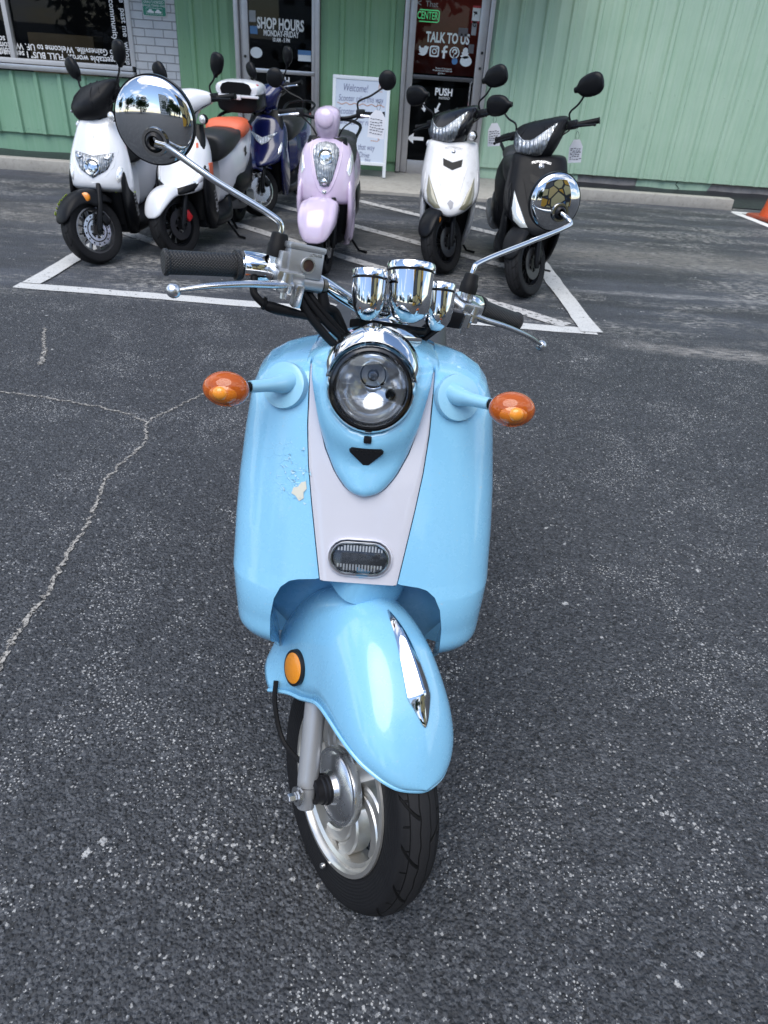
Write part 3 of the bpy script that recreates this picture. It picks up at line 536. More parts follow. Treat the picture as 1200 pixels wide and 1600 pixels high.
for sg in (-1, 1):
    rows = []
    zs = list(np.linspace(.37, .54, 26)) + list(np.linspace(.545, .5845, 26)) + list(np.linspace(.59, .83, 32)) + list(np.linspace(.835, .8875, 26))
    for z in zs:
        xi = arch(z) if z < .5835 else seam(min(z, .9)) + .0007
        if z < .5835 and z > .58: xi = max(xi, .0625)
        W = max(hw(z), xi + .001); row = []
        Wf = W
        if z < .583:                                                 # rolled lip of the wheel arch
            p = SF(xi, z); row += [Vector((xi + .02, p.y + .1, z - .0)), Vector((xi + .008, p.y + .05, z)), Vector((xi + .0005, p.y + .008, z))]
        else:
            p = SF(xi, z); row += [p + Vector((.0, .014, 0)), p + Vector((0, .008, 0)), p + Vector((0, .003, 0))]
        for k in range(26):
            t = k / 25; x = xi + (W - xi) * (1 - (1 - t) ** 1.9)
            u = x / max(W, 1e-4); y1 = yb(z) - (yb(z) - yc(z)) * max(0, 1 - u ** 3.3) ** (1 / 3.3)
            y0 = SF(x, z).y; bl = max(0., (z - .845) / .04) if z > .845 else 0
            row.append(Vector((x, y1 if z > .6 or True else y0, z)))
        e = row[-1]; row += [e + Vector((-.001, .012, 0)), e + Vector((-.006, .022, 0)), e + Vector((-.03, .03, 0))]
        rows.append([(sg * q.x, q.y, q.z) for q in row])
    b = MB(); b.grid(rows); sp_ = b.build('side_panel', SKYB, hero, sharp=50)
    if sg < 0:
        P = [(x - .011, z + .001) for x, z in [(-.088, .72), (-.081, .722), (-.079, .712), (-.084, .706), (-.083, .698), (-.09, .693), (-.096, .7), (-.103, .703), (-.1, .711), (-.093, .713)]]
        c = MB(); c.prism([(0, 0)] and [(x, z) for x, z in P], .0006); c.v = [tuple(SF(x, y, .0009 + zz)) for x, y, zz in c.v]; o_ = c.build('bare_patch', mat('bare_plastic', (.6, .58, .5), .6, var=.1), sp_); o_['label'] = 'patch of bare cream plastic where the paint has flaked off'
        fr_ = random.Random(5); c = MB()
        for k in range(26):
            x, z = -.112 + fr_.gauss(0, .014), .735 + fr_.gauss(0, .02); a = fr_.uniform(0, 6.3); l = fr_.uniform(.003, .009); wd = fr_.uniform(.0006, .0016); dx, dz = cos(a) * l, sin(a) * l
            p, q_ = SF(x, z, .0006), SF(x + dx, z + dz, .0006); n_ = Vector((-dz, 0, dx)).normalized() * wd; m_ = p.lerp(q_, .5) + n_ * 2.2 - Vector((0, .0016, 0)); c.add([p, q_, m_], [(0, 1, 2)])
        c.build('paint_flakes', mat('flaked_paint', (.4, .6, .72), .4), sp_)
# ---- white centre panel
b = MB()
for sg in (-1, 1):
    rows = []
    for z in list(np.linspace(.5815, .70, 22)) + list(np.linspace(.7045, .72, 20)) + list(np.linspace(.7235, .886, 42)):
        s_, v = seam(z) - .0007, (vee(z) + .0008 if z > .7095 else 0)
        if s_ - v < .0004: v = s_ - .0004
        r = [SF(v + (s_ - v) * k / 10, z) for k in range(11)]
        # crisp fold beside the outer edge
        r[-1] = r[-1] + Vector((0, .002, 0)); r.append(r[-1] + Vector((0, .012, 0))); r.insert(0, r[0] + Vector((0, .006 if v > .001 else 0, 0)))
        rows.append([(sg * q.x, q.y, q.z) for q in r])
    b.grid(rows)
cp = b.build('center_panel', PEARL, hero, sharp=50)
b = MB(); b.grid([[(x, SF(x, .5815).y + d, .5815 - e) for d, e in ((0, 0), (.004, .004), (.03, .006))] for x in np.linspace(-.06, .06, 13)]); b.build('lower_lip', PEARL, cp)
# seam shadow gap backing
b = MB()
for sg in (-1, 1): b.grid([[(sg * (seam(z) + d), SF(seam(z), z).y + .012, z) for d in (-.006, .006)] for z in np.linspace(.585, .866, 30)])
b.grid([[(sg * (vee(z)), SF(vee(z), z).y + .006 + k, z) for k in (0, .004)] for sg in (-1,) for z in np.linspace(.711, .868, 30)])
b.build('panel_gap', DARK, hero)
# ---- running light
FN = (SF(0, .64) - SF(0, .60)).normalized(); NR = FN.cross(Vector((1, 0, 0))); NR = NR if NR.y < 0 else -NR
BX = Matrix.Translation(SF(0, .6195)) @ Matrix((Vector((1, 0, 0)), FN, NR)).transposed().to_4x4()
def stad(w_, h_, n=10):
    r = h_ * .5; c = w_ / 2 - r; return [(c + r * cos(a), r * sin(a)) for a in np.linspace(-pi/2, pi/2, n)] + [(-c + r * cos(a), r * sin(a)) for a in np.linspace(pi/2, 3*pi/2, n)]
def rimloop(b, prof, X):
    """closed rim swept from stadium outlines: prof = (w, h, height)"""
    b.grid([[X @ Vector((x, y, hh)) for x, y in stad(w_, h_)] for w_, h_, hh in prof], True)
b = MB(); rimloop(b, [(.106, .064, -.006), (.104, .062, .004), (.1, .058, .0055)], BX); b.build('bezel_seat', PEARL, cp)
b = MB(); rimloop(b, [(.096, .054, .0), (.095, .053, .007), (.092, .05, .0095), (.088, .046, .0095), (.086, .044, .005)], BX); rl = b.build('running_light', CHROME, cp)
b = MB(); b.prism(stad(.087, .045), .001, BX @ Matrix.Translation((0, 0, .002))); b.build('dark_backing', mat('smoked_lens', (.06, .06, .07), .15, coat=.5), rl)
b = MB()
for k in range(15):
    x = -.034 + .068 * k / 14; q = .0 if abs(x) < .027 else .004
    for s_ in (-1, 1): b.box((x, s_ * (.0155 - q / 2), .0045), (.0026, .0095 - q, .003))
b.xf(BX); b.build('ribs', mat('lens_ribs', (.75, .76, .78), .2), rl)
b = MB(); b.prism(stad(.085, .043), .003, BX @ Matrix.Translation((0, 0, .0062)), bev=.001); b.build('lens', CLEAR, rl)
# ---- nose cowl: beak between the white arms + rounded hood round the headlight (fused by remeshing)
HC = Vector((0.001, .168, .8765)); HS = .8
b = MB(); rows = []
def beak(x, z):
    v = max(vee(z), 1e-4); u = min(1, abs(x) / v); r = sqrt(x * x + (z - HC.z) ** 2)
    e_ = max(0, min(1, min(v - abs(x), (z - .7095) * 1.1) / .02)); rim = .010 * (1 - (1 - e_) ** 2.2)
    t = max(0, min(1, (.125 - r) / .055)); t = t * t * (3 - 2 * t)
    rid = max(0, 1 - u * u) ** 2 * .007 * max(0, min(1, (.86 - z) / .1))
    if r < .062: return -.05 + .05 * max(0, (r - .056) / .006)
    return .001 + rim + t * .024 * (1 if z < HC.z else max(0, 1 - (z - HC.z) / .03)) + rid
zs = list(np.linspace(.7098, .73, 18)) + list(np.linspace(.735, .89, 34))
F_ = [[SF(vee(z) * k / 14, z, beak(vee(z) * k / 14, z)) for k in range(-14, 15)] for z in zs]
B_ = [[SF(vee(z) * k / 14, z, -.066) for k in range(-14, 15)] for z in zs]
b.grid(F_); b.grid([r[::-1] for r in B_]); b.grid([F_[-1], B_[-1]]); b.grid([[f[0] for f in F_], [q[0] for q in B_]]); b.grid([[f[-1] for f in F_], [q[-1] for q in B_]]); b.grid([F_[0], B_[0]])
hood = MB(); AXH = Vector((0, -cos(radians(17)), sin(radians(17))))
hood.lathe([(0, -.16), (.03, -.155), (.055, -.14), (.072, -.112), (.0775, -.08), (.0765, -.05), (.072, -.024), (.068, -.012), (.061, -.012), (.059, -.03), (.05, -.06), (0, -.068)], HC, AXH, 40)
sh_ = MB(); rows = []                                                # shoulders running from the hood to the side panels
for x in np.linspace(-.105, .105, 31):
    zt = .885 + .022 * exp(-(x / .075) ** 4); zt = .884 + .03 * max(0, 1 - (abs(x) / .105) ** 2.2)
    rows.append([(x, SF(x, .88).y - .004, .85), (x, SF(x, .88).y + .006, zt - .014), (x, SF(x, .88).y + .026, zt - .002), (x, SF(x, .88).y + .05, zt), (x, .345, zt - .004), (x, .36, .86), (x, .3, .83)])
sh_.grid(rows, True, True)
b.add(hood.v, hood.f); b.add(sh_.v, sh_.f)
cowl = b.build('nose_cowl', SKYB, hero)
q = cowl.modifiers.new('remesh', 'REMESH'); q.mode = 'VOXEL'; q.voxel_size = .0032; q.use_smooth_shade = True
q = cowl.modifiers.new('smooth', 'SMOOTH'); q.factor = .5; q.iterations = 9
# triangular grille and the lamp screw
tn = (SF(0, .775) - SF(0, .755)).normalized()
def beakpt(x, z, e=0.): return SF(x, z, beak(x, z) + e)
tri = [(x, z + .011) for x, z in [(-.026, .776), (-.022, .7795), (.022, .7795), (.026, .776), (.025, .772), (.004, .7505), (-.004, .7505), (-.025, .772)]]
b = MB(); b.prism(tri, .003); b.v = [tuple(SF(0, z, beak(0, z) + .0015 + d)) and (x, SF(0, z, beak(0, z) - .0045 + d * 1.2).y - .0015, z) for x, z, d in b.v]; gr = b.build('grille', PLASTIC, cowl)
b = MB()
for r in range(5):
    for c in range(-3, 4):
        z = .786 - r * .005; x = c * .007 + (r % 2) * .0035
        if abs(x) < .022 - r * .0048: b.ell((x, SF(0, z, beak(0, z)).y + .0005, z), (.0028, .0018, .0021), n=8, m=5)
b.build('mesh_cells', RUBBER, gr)
b = MB(); b.box((.001, SF(0, .804, beak(0, .804)).y + .001, .8045), (.012, .012, .009), bev=.002); b.build('adjuster_screw', PLASTIC, cowl)
# ---- headlight
O_ = HC + Vector((0, 0, 0)); TILT = Matrix.Translation(O_) @ Matrix.Rotation(radians(-17), 4, 'X') @ Matrix.Scale(HS, 4) @ Matrix.Translation(-O_); L_ = lambda prof, n=48: MB().lathe([(r * HS, q * HS) for r, q in prof], O_, AXH, n)
hl = L_([(.0815, -.02), (.0825, -.004), (.081, .006), (.077, .0105), (.0745, .008), (.074, .0)]).build('headlight', CHROME, hero)
L_([(.075, .002), (.0735, .0115), (.069, .0125), (.066, .008), (.064, -.004)]).build('seal_ring', mat('gloss_black', (.006, .006, .007), .15, coat=.4), hl)
L_([(0, -.055), (.012, -.055), (.013, -.05), (.03, -.046), (.05, -.034), (.062, -.016), (.0655, -.002)]).build('reflector', mat('silvered_bowl', (.85, .86, .88), .12, .72), hl)
L_([(0, .0155), (.02, .015), (.04, .0125), (.056, .009), (.0655, .0045), (.0655, .003), (.056, .0075), (.04, .011), (.02, .0135), (0, .014)]).build('lens', glass_mat('lamp_glass', (.9, .91, .92), .6), hl)
b = MB(); b.lathe([(.024, -.05), (.027, -.042), (.027, -.03), (.0245, -.028), (.022, -.032), (.022, -.05)], O_ + Vector((.002, 0, .022)), (0, -1, 0), 30); b.xf(TILT); b.build('bulb_ring', CHROME, hl)
b = MB(); b.lathe([(0, -.012), (.008, -.013), (.0105, -.018), (.0105, -.05)], O_ + Vector((.002, 0, .022)), (0, -1, 0), 20); b.xf(TILT); b.build('bulb', mat('bulb_cap', (.12, .12, .13), .15, .8), hl)
b = MB(); b.lathe([(0, -.02), (.009, -.021), (.01, -.03), (.01, -.045)], O_ + Vector((.036, 0, -.012)), (0, -1, 0), 16); b.lathe([(.005, -.019), (.007, -.0185), (.007, -.022)], O_ + Vector((.036, 0, -.012)), (0, -1, 0), 12); b.xf(TILT); b.build('side_bulb', SATIN, hl)
b = MB()
for k in (-.02, .008): b.box((0, O_.y - .0125, O_.z + k), (.104 if k > 0 else .098, .0005, .0007))
b.xf(TILT); b.build('lens_lines', mat('lens_line', (.25, .26, .28), .3), hl)
# chrome peak over the lamp with its little crest
rows = []
for i in range(41):
    a = radians(12 + 156 * i / 40); t = abs(i - 20) / 20; wd = (1 - t ** 2.2) ** .8
    cst = exp(-((i - 20) / 3.2) ** 2)
    r0 = .0835; row = []
    for rr, yy in ((r0 - .002, -.012), (r0 + .001 + .002 * wd, -.0135 - .005 * wd), (r0 + .014 * wd + .005 * cst, -.008 - .002 * wd - .004 * cst), (r0 + .023 * wd + .010 * cst, .006 * wd + .010 * cst), (r0 + .024 * wd + .004, .022 * wd + .014)):
        row.append(O_ + Vector((rr * cos(a), yy + .002, rr * sin(a))))
    rows.append(row)
b = MB(); b.grid(rows); b.xf(TILT); b.build('chrome_peak', CHROME, hl, solid=.002)
# ---- front indicators
for sg in (-1, 1):
    c0 = SF(.1345, .852); nn = Vector((.36, -.80, .48)).normalized()
    t = MB(); t.lathe([(.0, .004), (.029, .0038), (.0355, .0022), (.0365, -.002), (.0365, -.012)], c0, nn, 36)
    mirror = Matrix.Diagonal((sg, 1, 1, 1))
    ts = t.build('turn_signal', PALE, hero, X=mirror)
    sc = Vector((.2, 0, 0)); e0 = c0 + Vector((-.006, -.006, .006)); e1 = Vector((.176, .163, .868)); d = (e1 - e0).normalized()
    t = MB(); t.tube([e0 + Vector((-.005, .01, 0)), e0 + Vector((.008, -.004, 0)), e0.lerp(e1, .45), e1], [.0155, .015, .0108, .009], 18, 12); t.build('stalk', PALE, ts, X=mirror)
    t = MB(); t.tube([e1 - d * .002, e1 + d * .013], .0072, 16); t.build('collar', RUBBER, ts, X=mirror)
    ec = e1 + d * .04
    t = MB(); t.ell(ec, (.0335, .0245, .0255), n=28, m=16); am = t.build('amber_lens', AMBER, ts, X=mirror)
    t = MB(); t.ell(ec + Vector((.0, -.0092, .0)), (.0245, .0178, .0175), n=28, m=16); t.build('amber_reflector', AMBERIN, am, X=mirror)
    t = MB(); t.ell(ec + Vector((.003, -.0232, .003)), (.011, .007, .010), n=14, m=8); t.build('amber_bulb', mat('amber_bulb', (.85, .3, .03), .15, coat=.5), am, X=mirror)
# ---- back of the leg shield, floor, tunnel, body, seat, rear
b = MB(); rows = []
for z in np.linspace(.37, .83, 24):
    W = hw(z) - .014; rows.append([(W * k / 8, yb(z) + .075 + .02 * (1 - (k / 8) ** 2), z) for k in range(-8, 9)])
b.grid(rows); b.build('inner_shield', SATIN, hero)
b = MB(); rows = []
for z in np.linspace(.345, .60, 14): rows.append([(x * min(.185, hw(z) - .012), yb(z) + .04 - .05 * (1 - x * x) * max(0, z - .36) / .25, z) for x in np.linspace(-1, 1, 13)])
b.grid(rows); b.build('wheel_well', SKYB, hero)
b = MB(); b.ring([(.215, 0, .34, .09, .03, 3), (.26, 0, .31, .13, .035, 4), (.38, 0, .27, .19, .035, 4), (.6, 0, .27, .19, .04, 4), (.66, 0, .3, .15, .06, 3)], k=16); b.build('floorboard', SKYB, hero)
b = MB(); b.ring([(.3, 0, .312, .13, .006, 6), (.62, 0, .315, .155, .006, 6)]); b.build('floor_mat', RUBBER, hero)
b = MB(); b.ring([(.56, 0, .45, .07, .12, 2.6), (.62, 0, .47, .12, .18, 2.8), (.74, 0, .49, .15, .165, 2.6), (.95, 0, .5, .165, .14, 2.4), (1.15, 0, .53, .15, .12, 2.2), (1.32, 0, .56, .09, .08, 2), (1.38, 0, .57, .03, .03, 2)], k=26); rb = b.build('rear_body', SKYB, hero)
b = MB(); b.ring([(1.33, 0, .56, .05, .035, 3), (1.39, 0, .56, .055, .04, 3), (1.405, 0, .56, .04, .03, 3)]); b.build('tail_light', mat('red_lens', (.5, .01, .01), .1, coat=.5), rb)
b = MB(); b.ring([(.6, 0, .70, .08, .025, 2.4), (.63, 0, .705, .125, .042, 2.8), (.75, 0, .707, .148, .05, 3), (.9, 0, .705, .155, .052, 3), (1.0, 0, .69, .155, .055, 2.8), (1.15, 0, .665, .14, .05, 2.6), (1.25, 0, .66, .1, .04, 2.2), (1.28, 0, .655, .04, .02, 2)], k=30); b.build('seat', mat('seat_vinyl', (.035, .036, .04), .5, var=.2, bump=.25, bscale=300), hero)
def wheel(parent, X, R, hwid, rim_m, name='wheel', R2=None, spokes=5, tyre_m=None):
    """axle along local x at origin"""
    A = (1, 0, 0); ri = R * .665
    prof = [(ri, -hwid * .78), (ri + .008, -hwid * .9), (R * .8, -hwid * 1.0), (R * .88, -hwid * 1.02), (R * .925, -hwid * .98), (R * .955, -hwid * .8), (R * .985, -hwid * .45), (R, 0), (R * .985, hwid * .45), (R * .955, hwid * .8), (R * .925, hwid * .98), (R * .88, hwid * 1.02), (R * .8, hwid * 1.0), (ri + .008, hwid * .9), (ri, hwid * .78)]
    prof = [tuple(p) for p in catmull(prof, 45)]
    w_ = MB().lathe(prof, (0, 0, 0), A, 72).build(name, tyre_m or TYRE, parent, X=X)
    return w_, ri
def tyre_mat():
    m = mat('tyre_rubber', (.016, .0165, .018), .62); b = m.node_tree.nodes['Principled BSDF']; h = N(m); X, Y, Z = h.sep(h.obj()); ax = h.m('ABSOLUTE', X)
    at = h.n('ShaderNodeAttribute', attribute_name='tread'); tv = h.sep(at.outputs['Vector']); lat, ang, rad = tv
    al = h.m('ABSOLUTE', lat); sgn = h.m('SIGN', lat)
    v = h.m('FRACT', h.m('ADD', h.m('MULTIPLY', ang, 17), h.m('ADD', h.m('MULTIPLY', h.m('POWER', al, 2), .55), h.m('MULTIPLY', sgn, .25))))
    g1 = h.m('MULTIPLY', h.m('MULTIPLY', h.step(h.m('ABSOLUTE', h.m('SUBTRACT', v, .5)), .055, .03), h.step(al, .24, .27)), h.step(al, .97, .94))
    v2 = h.m('FRACT', h.m('ADD', h.m('MULTIPLY', ang, 34), h.m('MULTIPLY', sgn, .2)))
    g3 = h.m('MULTIPLY', h.m('MULTIPLY', h.step(h.m('ABSOLUTE', h.m('SUBTRACT', v2, .5)), .05, .03), h.step(al, .66, .68)), h.step(al, .9, .88))
    wob = h.m('MULTIPLY', h.m('PINGPONG', h.m('MULTIPLY', ang, 68), 1.), .05)
    g2 = h.m('MAXIMUM', h.step(h.m('ABSOLUTE', h.m('SUBTRACT', h.m('ADD', al, wob), .27)), .028, .014), h.step(h.m('ABSOLUTE', h.m('SUBTRACT', al, .66)), .022, .01))
    gg = h.m('MULTIPLY', h.m('MAXIMUM', h.m('MAXIMUM', g1, g3), g2), h.step(rad, .925, .94))
    c = h.mix(h.noise(h.obj(), 22, 6, .7), (.006, .0063, .0075), (.013, .013, .0145)); c = h.mix(h.m('MULTIPLY', h.step(rad, .95, .98), .5), c, (.024, .024, .026)); c = h.mix(h.m('MULTIPLY', gg, .92), c, (.001, .001, .001)); b.inputs['Specular IOR Level'].default_value = .18
    h.put(b.inputs['Base Color'], c); h.put(b.inputs['Normal'], h.bump(h.m('ADD', h.m('MULTIPLY', gg, -1), h.m('ADD', h.m('MULTIPLY', h.noise(h.obj(), 160, 3), .09), h.m('MULTIPLY', h.m('MULTIPLY', h.m('SINE', h.m('MULTIPLY', rad, 260)), .06), h.step(rad, .9, .88)))), 1., .004)); return m
TYRE = tyre_mat()
def tread_attr(o, X, R, hwid):
    me = o.data; a = me.attributes.new('tread', 'FLOAT_VECTOR', 'CORNER'); I = X.inverted()
    buf = []
    for p in me.polygons:
        vs = [I @ me.vertices[me.loops[l].vertex_index].co for l in p.loop_indices]; an = [atan2(v.z, v.y) / (2*pi) for v in vs]; mxa = max(an)
        for v, q in zip(vs, an): buf += [v.x / hwid, q + (1 if mxa - q > .5 else 0), sqrt(v.y ** 2 + v.z ** 2) / R]
    a.data.foreach_set('vector', buf)
# ---- front wheel (steered)
WC = Vector((0, -.02, .213)); R_ = .215; HWD = .0375
XW = XS @ Matrix.Translation(WC)
ty, ri = wheel(hero, XW, R_, HWD, None, 'front_wheel'); tread_attr(ty, XW, R_, HWD)
b = MB(); b.lathe([(ri + .007, -.034), (ri + .006, -.0375), (ri - .001, -.0385), (ri - .006, -.0345), (ri - .008, -.027), (ri - .0145, -.023), (ri - .0155, .023), (ri - .008, .027), (ri - .006, .0345), (ri - .001, .0385), (ri + .006, .0375), (ri + .007, .034)], (0, 0, 0), (1, 0, 0), 72); b.build('rim', BRUSHED, ty, X=XW)
for k in range(5):
    b = MB()
    for off in (-.12, .12):
        P = []
        for t in np.linspace(0, 1, 12):
            r = .036 + (ri - .05) * t; a = k * 2*pi/5 + off * (1 + .6 * t) + .75 * t * t; P.append((0, r * cos(a), r * sin(a)))
        n = len(P); rows = []
        for i, p in enumerate(P):
            d = Vector(P[min(i + 1, n - 1)]) - Vector(P[max(i - 1, 0)]); d.normalize(); sd = Vector((1, 0, 0)).cross(d); c = Vector(p); ww = .0085 + .004 * (i / n); hx = .017
            rows.append([c + sd * ww * u + Vector((hx * v, 0, 0)) for u, v in ((-1, -.8), (-.7, -1), (.7, -1), (1, -.8), (1, .8), (.7, 1), (-.7, 1), (-1, .8))])
        b.grid(rows, True, True)
    r = .11; a = k * 2*pi/5 + .6; b.box((0, r * cos(a), r * sin(a)), (.028, .02, .016), Matrix.Rotation(a, 3, 'X'), bev=.002)
    b.build('spoke', BRUSHED, ty, X=XW)
b = MB(); b.lathe([(0, -.03), (.045, -.03), (.05, -.027), (.05, .03), (.045, .034), (0, .034)], (0, 0, 0), (1, 0, 0), 40); b.build('hub', BRUSHED, ty, X=XW)
b = MB(); b.lathe([(.02, -.056), (.026, -.055), (.03, -.046), (.056, -.042), (.06, -.038), (.066, -.038), (.068, -.034), (.068, -.024), (.06, -.02)], (0, 0, 0), (1, 0, 0), 48); b.build('brake_plate', STEEL, ty, X=XW)
b = MB(); b.lathe([(.012, -.05), (.026, -.052), (.027, -.06), (.0245, -.062), (.0245, -.067), (.022, -.069), (.021, -.08), (.012, -.082)], (0, 0, 0), (1, 0, 0), 32); b.tube([(-.068, .015, .005), (-.068, .05, .045), (-.066, .075, .1)], [.007, .006, .0045], 10, 10); b.build('speedo_drive', PLASTIC, ty, X=XW)
b = MB(); b.lathe([(0, -.128), (.0065, -.128), (.0075, -.1265), (.0075, -.112), (.0125, -.112), (.0125, -.103), (.0, -.1)], (0, 0, 0), (1, 0, 0), 6); b.lathe([(.009, -.113), (.016, -.113), (.016, -.109), (.009, -.109)], (0, 0, 0), (1, 0, 0), 20); b.build('axle_nut', STEEL, ty, X=XW)
b = MB(); b.lathe([(0, -.0475), (.0045, -.0475), (.0052, -.046), (.005, -.04)], (0, -.058, -.155), (1, -.12, -.1), 14); b.build('valve', STEEL, ty, X=XW)
# fork
for sg in (-1, 1):
    b = MB(); x = sg * .088; p0 = Vector((x, -.024, .178)); p1 = Vector((sg * .06, .105, .385)); d = (p1 - p0).normalized(); b.lathe([(0, 0), (.0135, 0), (.015, .002), (.015, .036), (.0175, .0385), (.0182, .05), (.0182, .13), (.0185, .15), (.0185, .235), (.0, .235)], p0, d, 28); b.build('fork_leg', GREYM, hero, X=XS)
# front mudguard
FS = [  # angle, crest radius, half width, edge radius, exponent
    (131.5, .226, .004, .217, 2.2), (129.5, .2285, .034, .212, 2.2), (126, .2335, .054, .206, 2.2), (121, .2415, .07, .199, 2.25), (114, .254, .0835, .190, 2.3), (105, .272, .091, .181, 2.4), (95, .294, .093, .173, 2.5), (84, .320, .092, .168, 2.6), (74, .338, .09, .166, 2.7), (66, .346, .088, .163, 2.8), (56, .348, .087, .158, 2.8), (44, .343, .087, .158, 2.8), (32, .33, .089, .17, 2.7), (22, .315, .094, .184, 2.6), (14, .30, .1, .2, 2.5)]
fs = catmull(FS, 60); rows = []
for an, rc, w_, re, ex in fs:
    a = radians(an); row = []
    for k in range(41):
        t = pi * k / 40; cx = -cos(t); x = w_ * (abs(cx) ** (2 / ex)) * (1 if cx > 0 else -1); r = re + (rc - re) * sin(t) ** (2 / ex)
        # raised crest rib fading into the front lip
        r += .004 * exp(-(x / .02) ** 2) * min(1, max(0, (125 - an) / 20)) if an > 60 else 0
        row.append((x, WC.y + r * cos(a), WC.z + r * sin(a)))
    # outward bead along the rim
    for idx, nxt, sg in ((0, 1, -1), (-1, -2, 1)):
        pass
    rows.append(row)
b = MB(); b.grid(rows); fen = b.build('front_mudguard', SKYB, hero, X=XS, solid=.0045, sharp=70)
edge = [r[0] for r in rows][::-1] + [r[-1] for r in rows]
b = MB(); b.tube([p for i, p in enumerate(edge) if i % 2 == 0 or i > len(edge) - 3], .0036, 8, 150); b.build('rolled_edge', SKYB, fen, X=XS)
b = MB(); b.ring([(.53, 0, .15, .06, .06, 4), (.60, 0, .15, .062, .062, 4)], axis='z'); b.build('fork_cover', SKYB, hero, X=XS)
# chrome crest ornament
def fpt(an, x, e):
    r = float(np.interp(an, [f[0] for f in FS[::-1]], [f[1] for f in FS[::-1]])); w_ = float(np.interp(an, [f[0] for f in FS[::-1]], [f[2] for f in FS[::-1]])); re = float(np.interp(an, [f[0] for f in FS[::-1]], [f[3] for f in FS[::-1]])); ex = 2.5
    u = min(.999, abs(x) / w_); r = re + (r - re) * (1 - u ** ex) ** (1 / ex) + .004 * exp(-(x / .02) ** 2) + e; a = radians(an); return (x, WC.y + r * cos(a), WC.z + r * sin(a))
rows = []
for an, w_, e in catmull([(76.5, .0015, .0025), (80, .0065, .006), (88, .013, .010), (95.5, .0175, .0125), (101, .0195, .0145), (102.5, .0185, .0165), (106, .012, .0075), (109.5, .0055, .004), (111, .0012, .0015)], 34): rows.append([fpt(an, x * w_, h_ * e) for x, h_ in ((-1.12, -.15), (-1.1, .18), (-.9, .4), (-.5, .75), (-.12, .98), (.12, .98), (.5, .75), (.9, .4), (1.1, .18), (1.12, -.15))])
b = MB(); b.grid(rows, False); b.build('chrome_ornament', CHROME, fen, X=XS, sharp=25)
# amber side reflectors
for sg in (-1, 1):
    c0 = Vector((sg * .0865, .131, .36)); nn = Vector((sg * 1, -.18, .1)).normalized()
    u = Vector((0, 1, .18)).normalized(); v = nn.cross(u); ro = Matrix((u, v, nn)).transposed().to_4x4(); b = MB()
    X_r = XS @ Matrix.Translation(c0) @ ro
    b.lathe([(0, .009), (.0285, .009), (.0315, .0075), (.032, -.016)], n=36); rf = b.build('side_reflector', PLASTIC, fen, X=X_r)
    b = MB(); b.lathe([(0, .0115), (.023, .0112), (.0268, .009)], n=36); b.build('amber_face', mat('amber_face', (.7, .24, .01), .18, coat=.7, bump=.8, bscale=420), rf, X=X_r)
b = MB(); b.tube([(-.1, .16, .30), (-.105, .135, .27), (-.1, .085, .23), (-.085, .03, .23), (-.075, .02, .24)], .0045, 8, 24); b.build('speedo_cable', RUBBER, hero, X=XS)
# ---- handlebar assembly (steered)
b = MB(); b.tube([(-.335, .388, .944), (-.2, .382, .963), (-.12, .362, .964), (-.06, .345, .946), (-.02, .338, .934), (.02, .338, .934), (.06, .345, .946), (.12, .362, .964), (.2, .382, .963), (.335, .388, .944)], .011, 16, 60); hb = b.build('handlebar', CHROME, hero, X=XS)
b = MB(); b.box((0, .335, .933), (.085, .05, .045), Matrix.Rotation(radians(-25), 3, 'X'), bev=.01)
for x in (-.028, .028): b.tube([(x, .33, .915), (x, .318, .965)], .009, 12)
b.build('clamp', CHROME, hb, X=XS)
b = MB(); st = Vector((0, .006 + .4667 * (.83 - .21), .83)); b.lathe([(.045, -.02), (.047, .03), (.043, .045), (.036, .06), (.034, .1), (.0, .1)], st, AXS, 32); b.build('steering_stem', CHROME, hero, X=XS)
rows = []
for i, (w_, y, z) in enumerate(((.062, .262, .905), (.06, .268, .918), (.055, .29, .925), (.045, .315, .93), (.03, .33, .935))): rows.append([(w_ * sin(t), y + .022 * (1 - cos(t)), z + .008 * cos(t)) for t in np.linspace(-1.5, 1.5, 17)])
b = MB(); b.grid(rows); b.build('bracket_cover', CHROME, hb, X=XS, solid=.003)
def gauge(c, r, L, label=None):
    A = AXS; p = Vector(c) - A * L
    b = MB(); b.lathe([(0, 0), (r * .3, .0015), (r * .62, .008), (r * .84, .018), (r * .94, .03), (r * .97, .042), (r, L - .014), (r, L - .012), (r * .96, L - .012)], p, A, 48); g_ = b.build('gauge', CHROME, hero, X=XS)
    b = MB(); b.lathe([(r * .97, L - .013), (r * .975, L - .009), (r * .97, L - .0085)], p, A, 40); b.build('rubber_seal', RUBBER, g_, X=XS)
    b = MB(); b.lathe([(r * .98, L - .009), (r * 1.035, L - .008), (r * 1.035, L - .001), (r * 1.0, L + .002), (r * .92, L + .0025), (r * .9, L - .004)], p, A, 48); b.build('bezel', CHROME, g_, X=XS)
    b = MB(); b.lathe([(0, L - .004), (r * .91, L - .004)], p, A, 32); b.build('dial', mat('dial_white', (.7, .7, .66), .4), g_, X=XS)
    b = MB(); b.lathe([(0, L + .003), (r * .5, L + .0025), (r * .9, L + .0005)], p, A, 32); b.build('glass', CLEAR, g_, X=XS)
gauge((.004, .297, 1.026), .0365, .086)
gauge((-.061, .301, 1.004), .0262, .071); gauge((.069, .301, 1.004), .0262, .071)
b = MB(); b.box((0, .30, .925), (.13, .03, .014), Matrix.Rotation(radians(-25), 3, 'X'), bev=.004); b.build('gauge_bracket', SATIN, hb, X=XS)
GRIPM = mat('grip_rubber', (.014, .014, .015), .5); _b = GRIPM.node_tree.nodes['Principled BSDF']; h = N(GRIPM); X_, Y_, Z_ = h.sep(h.obj())
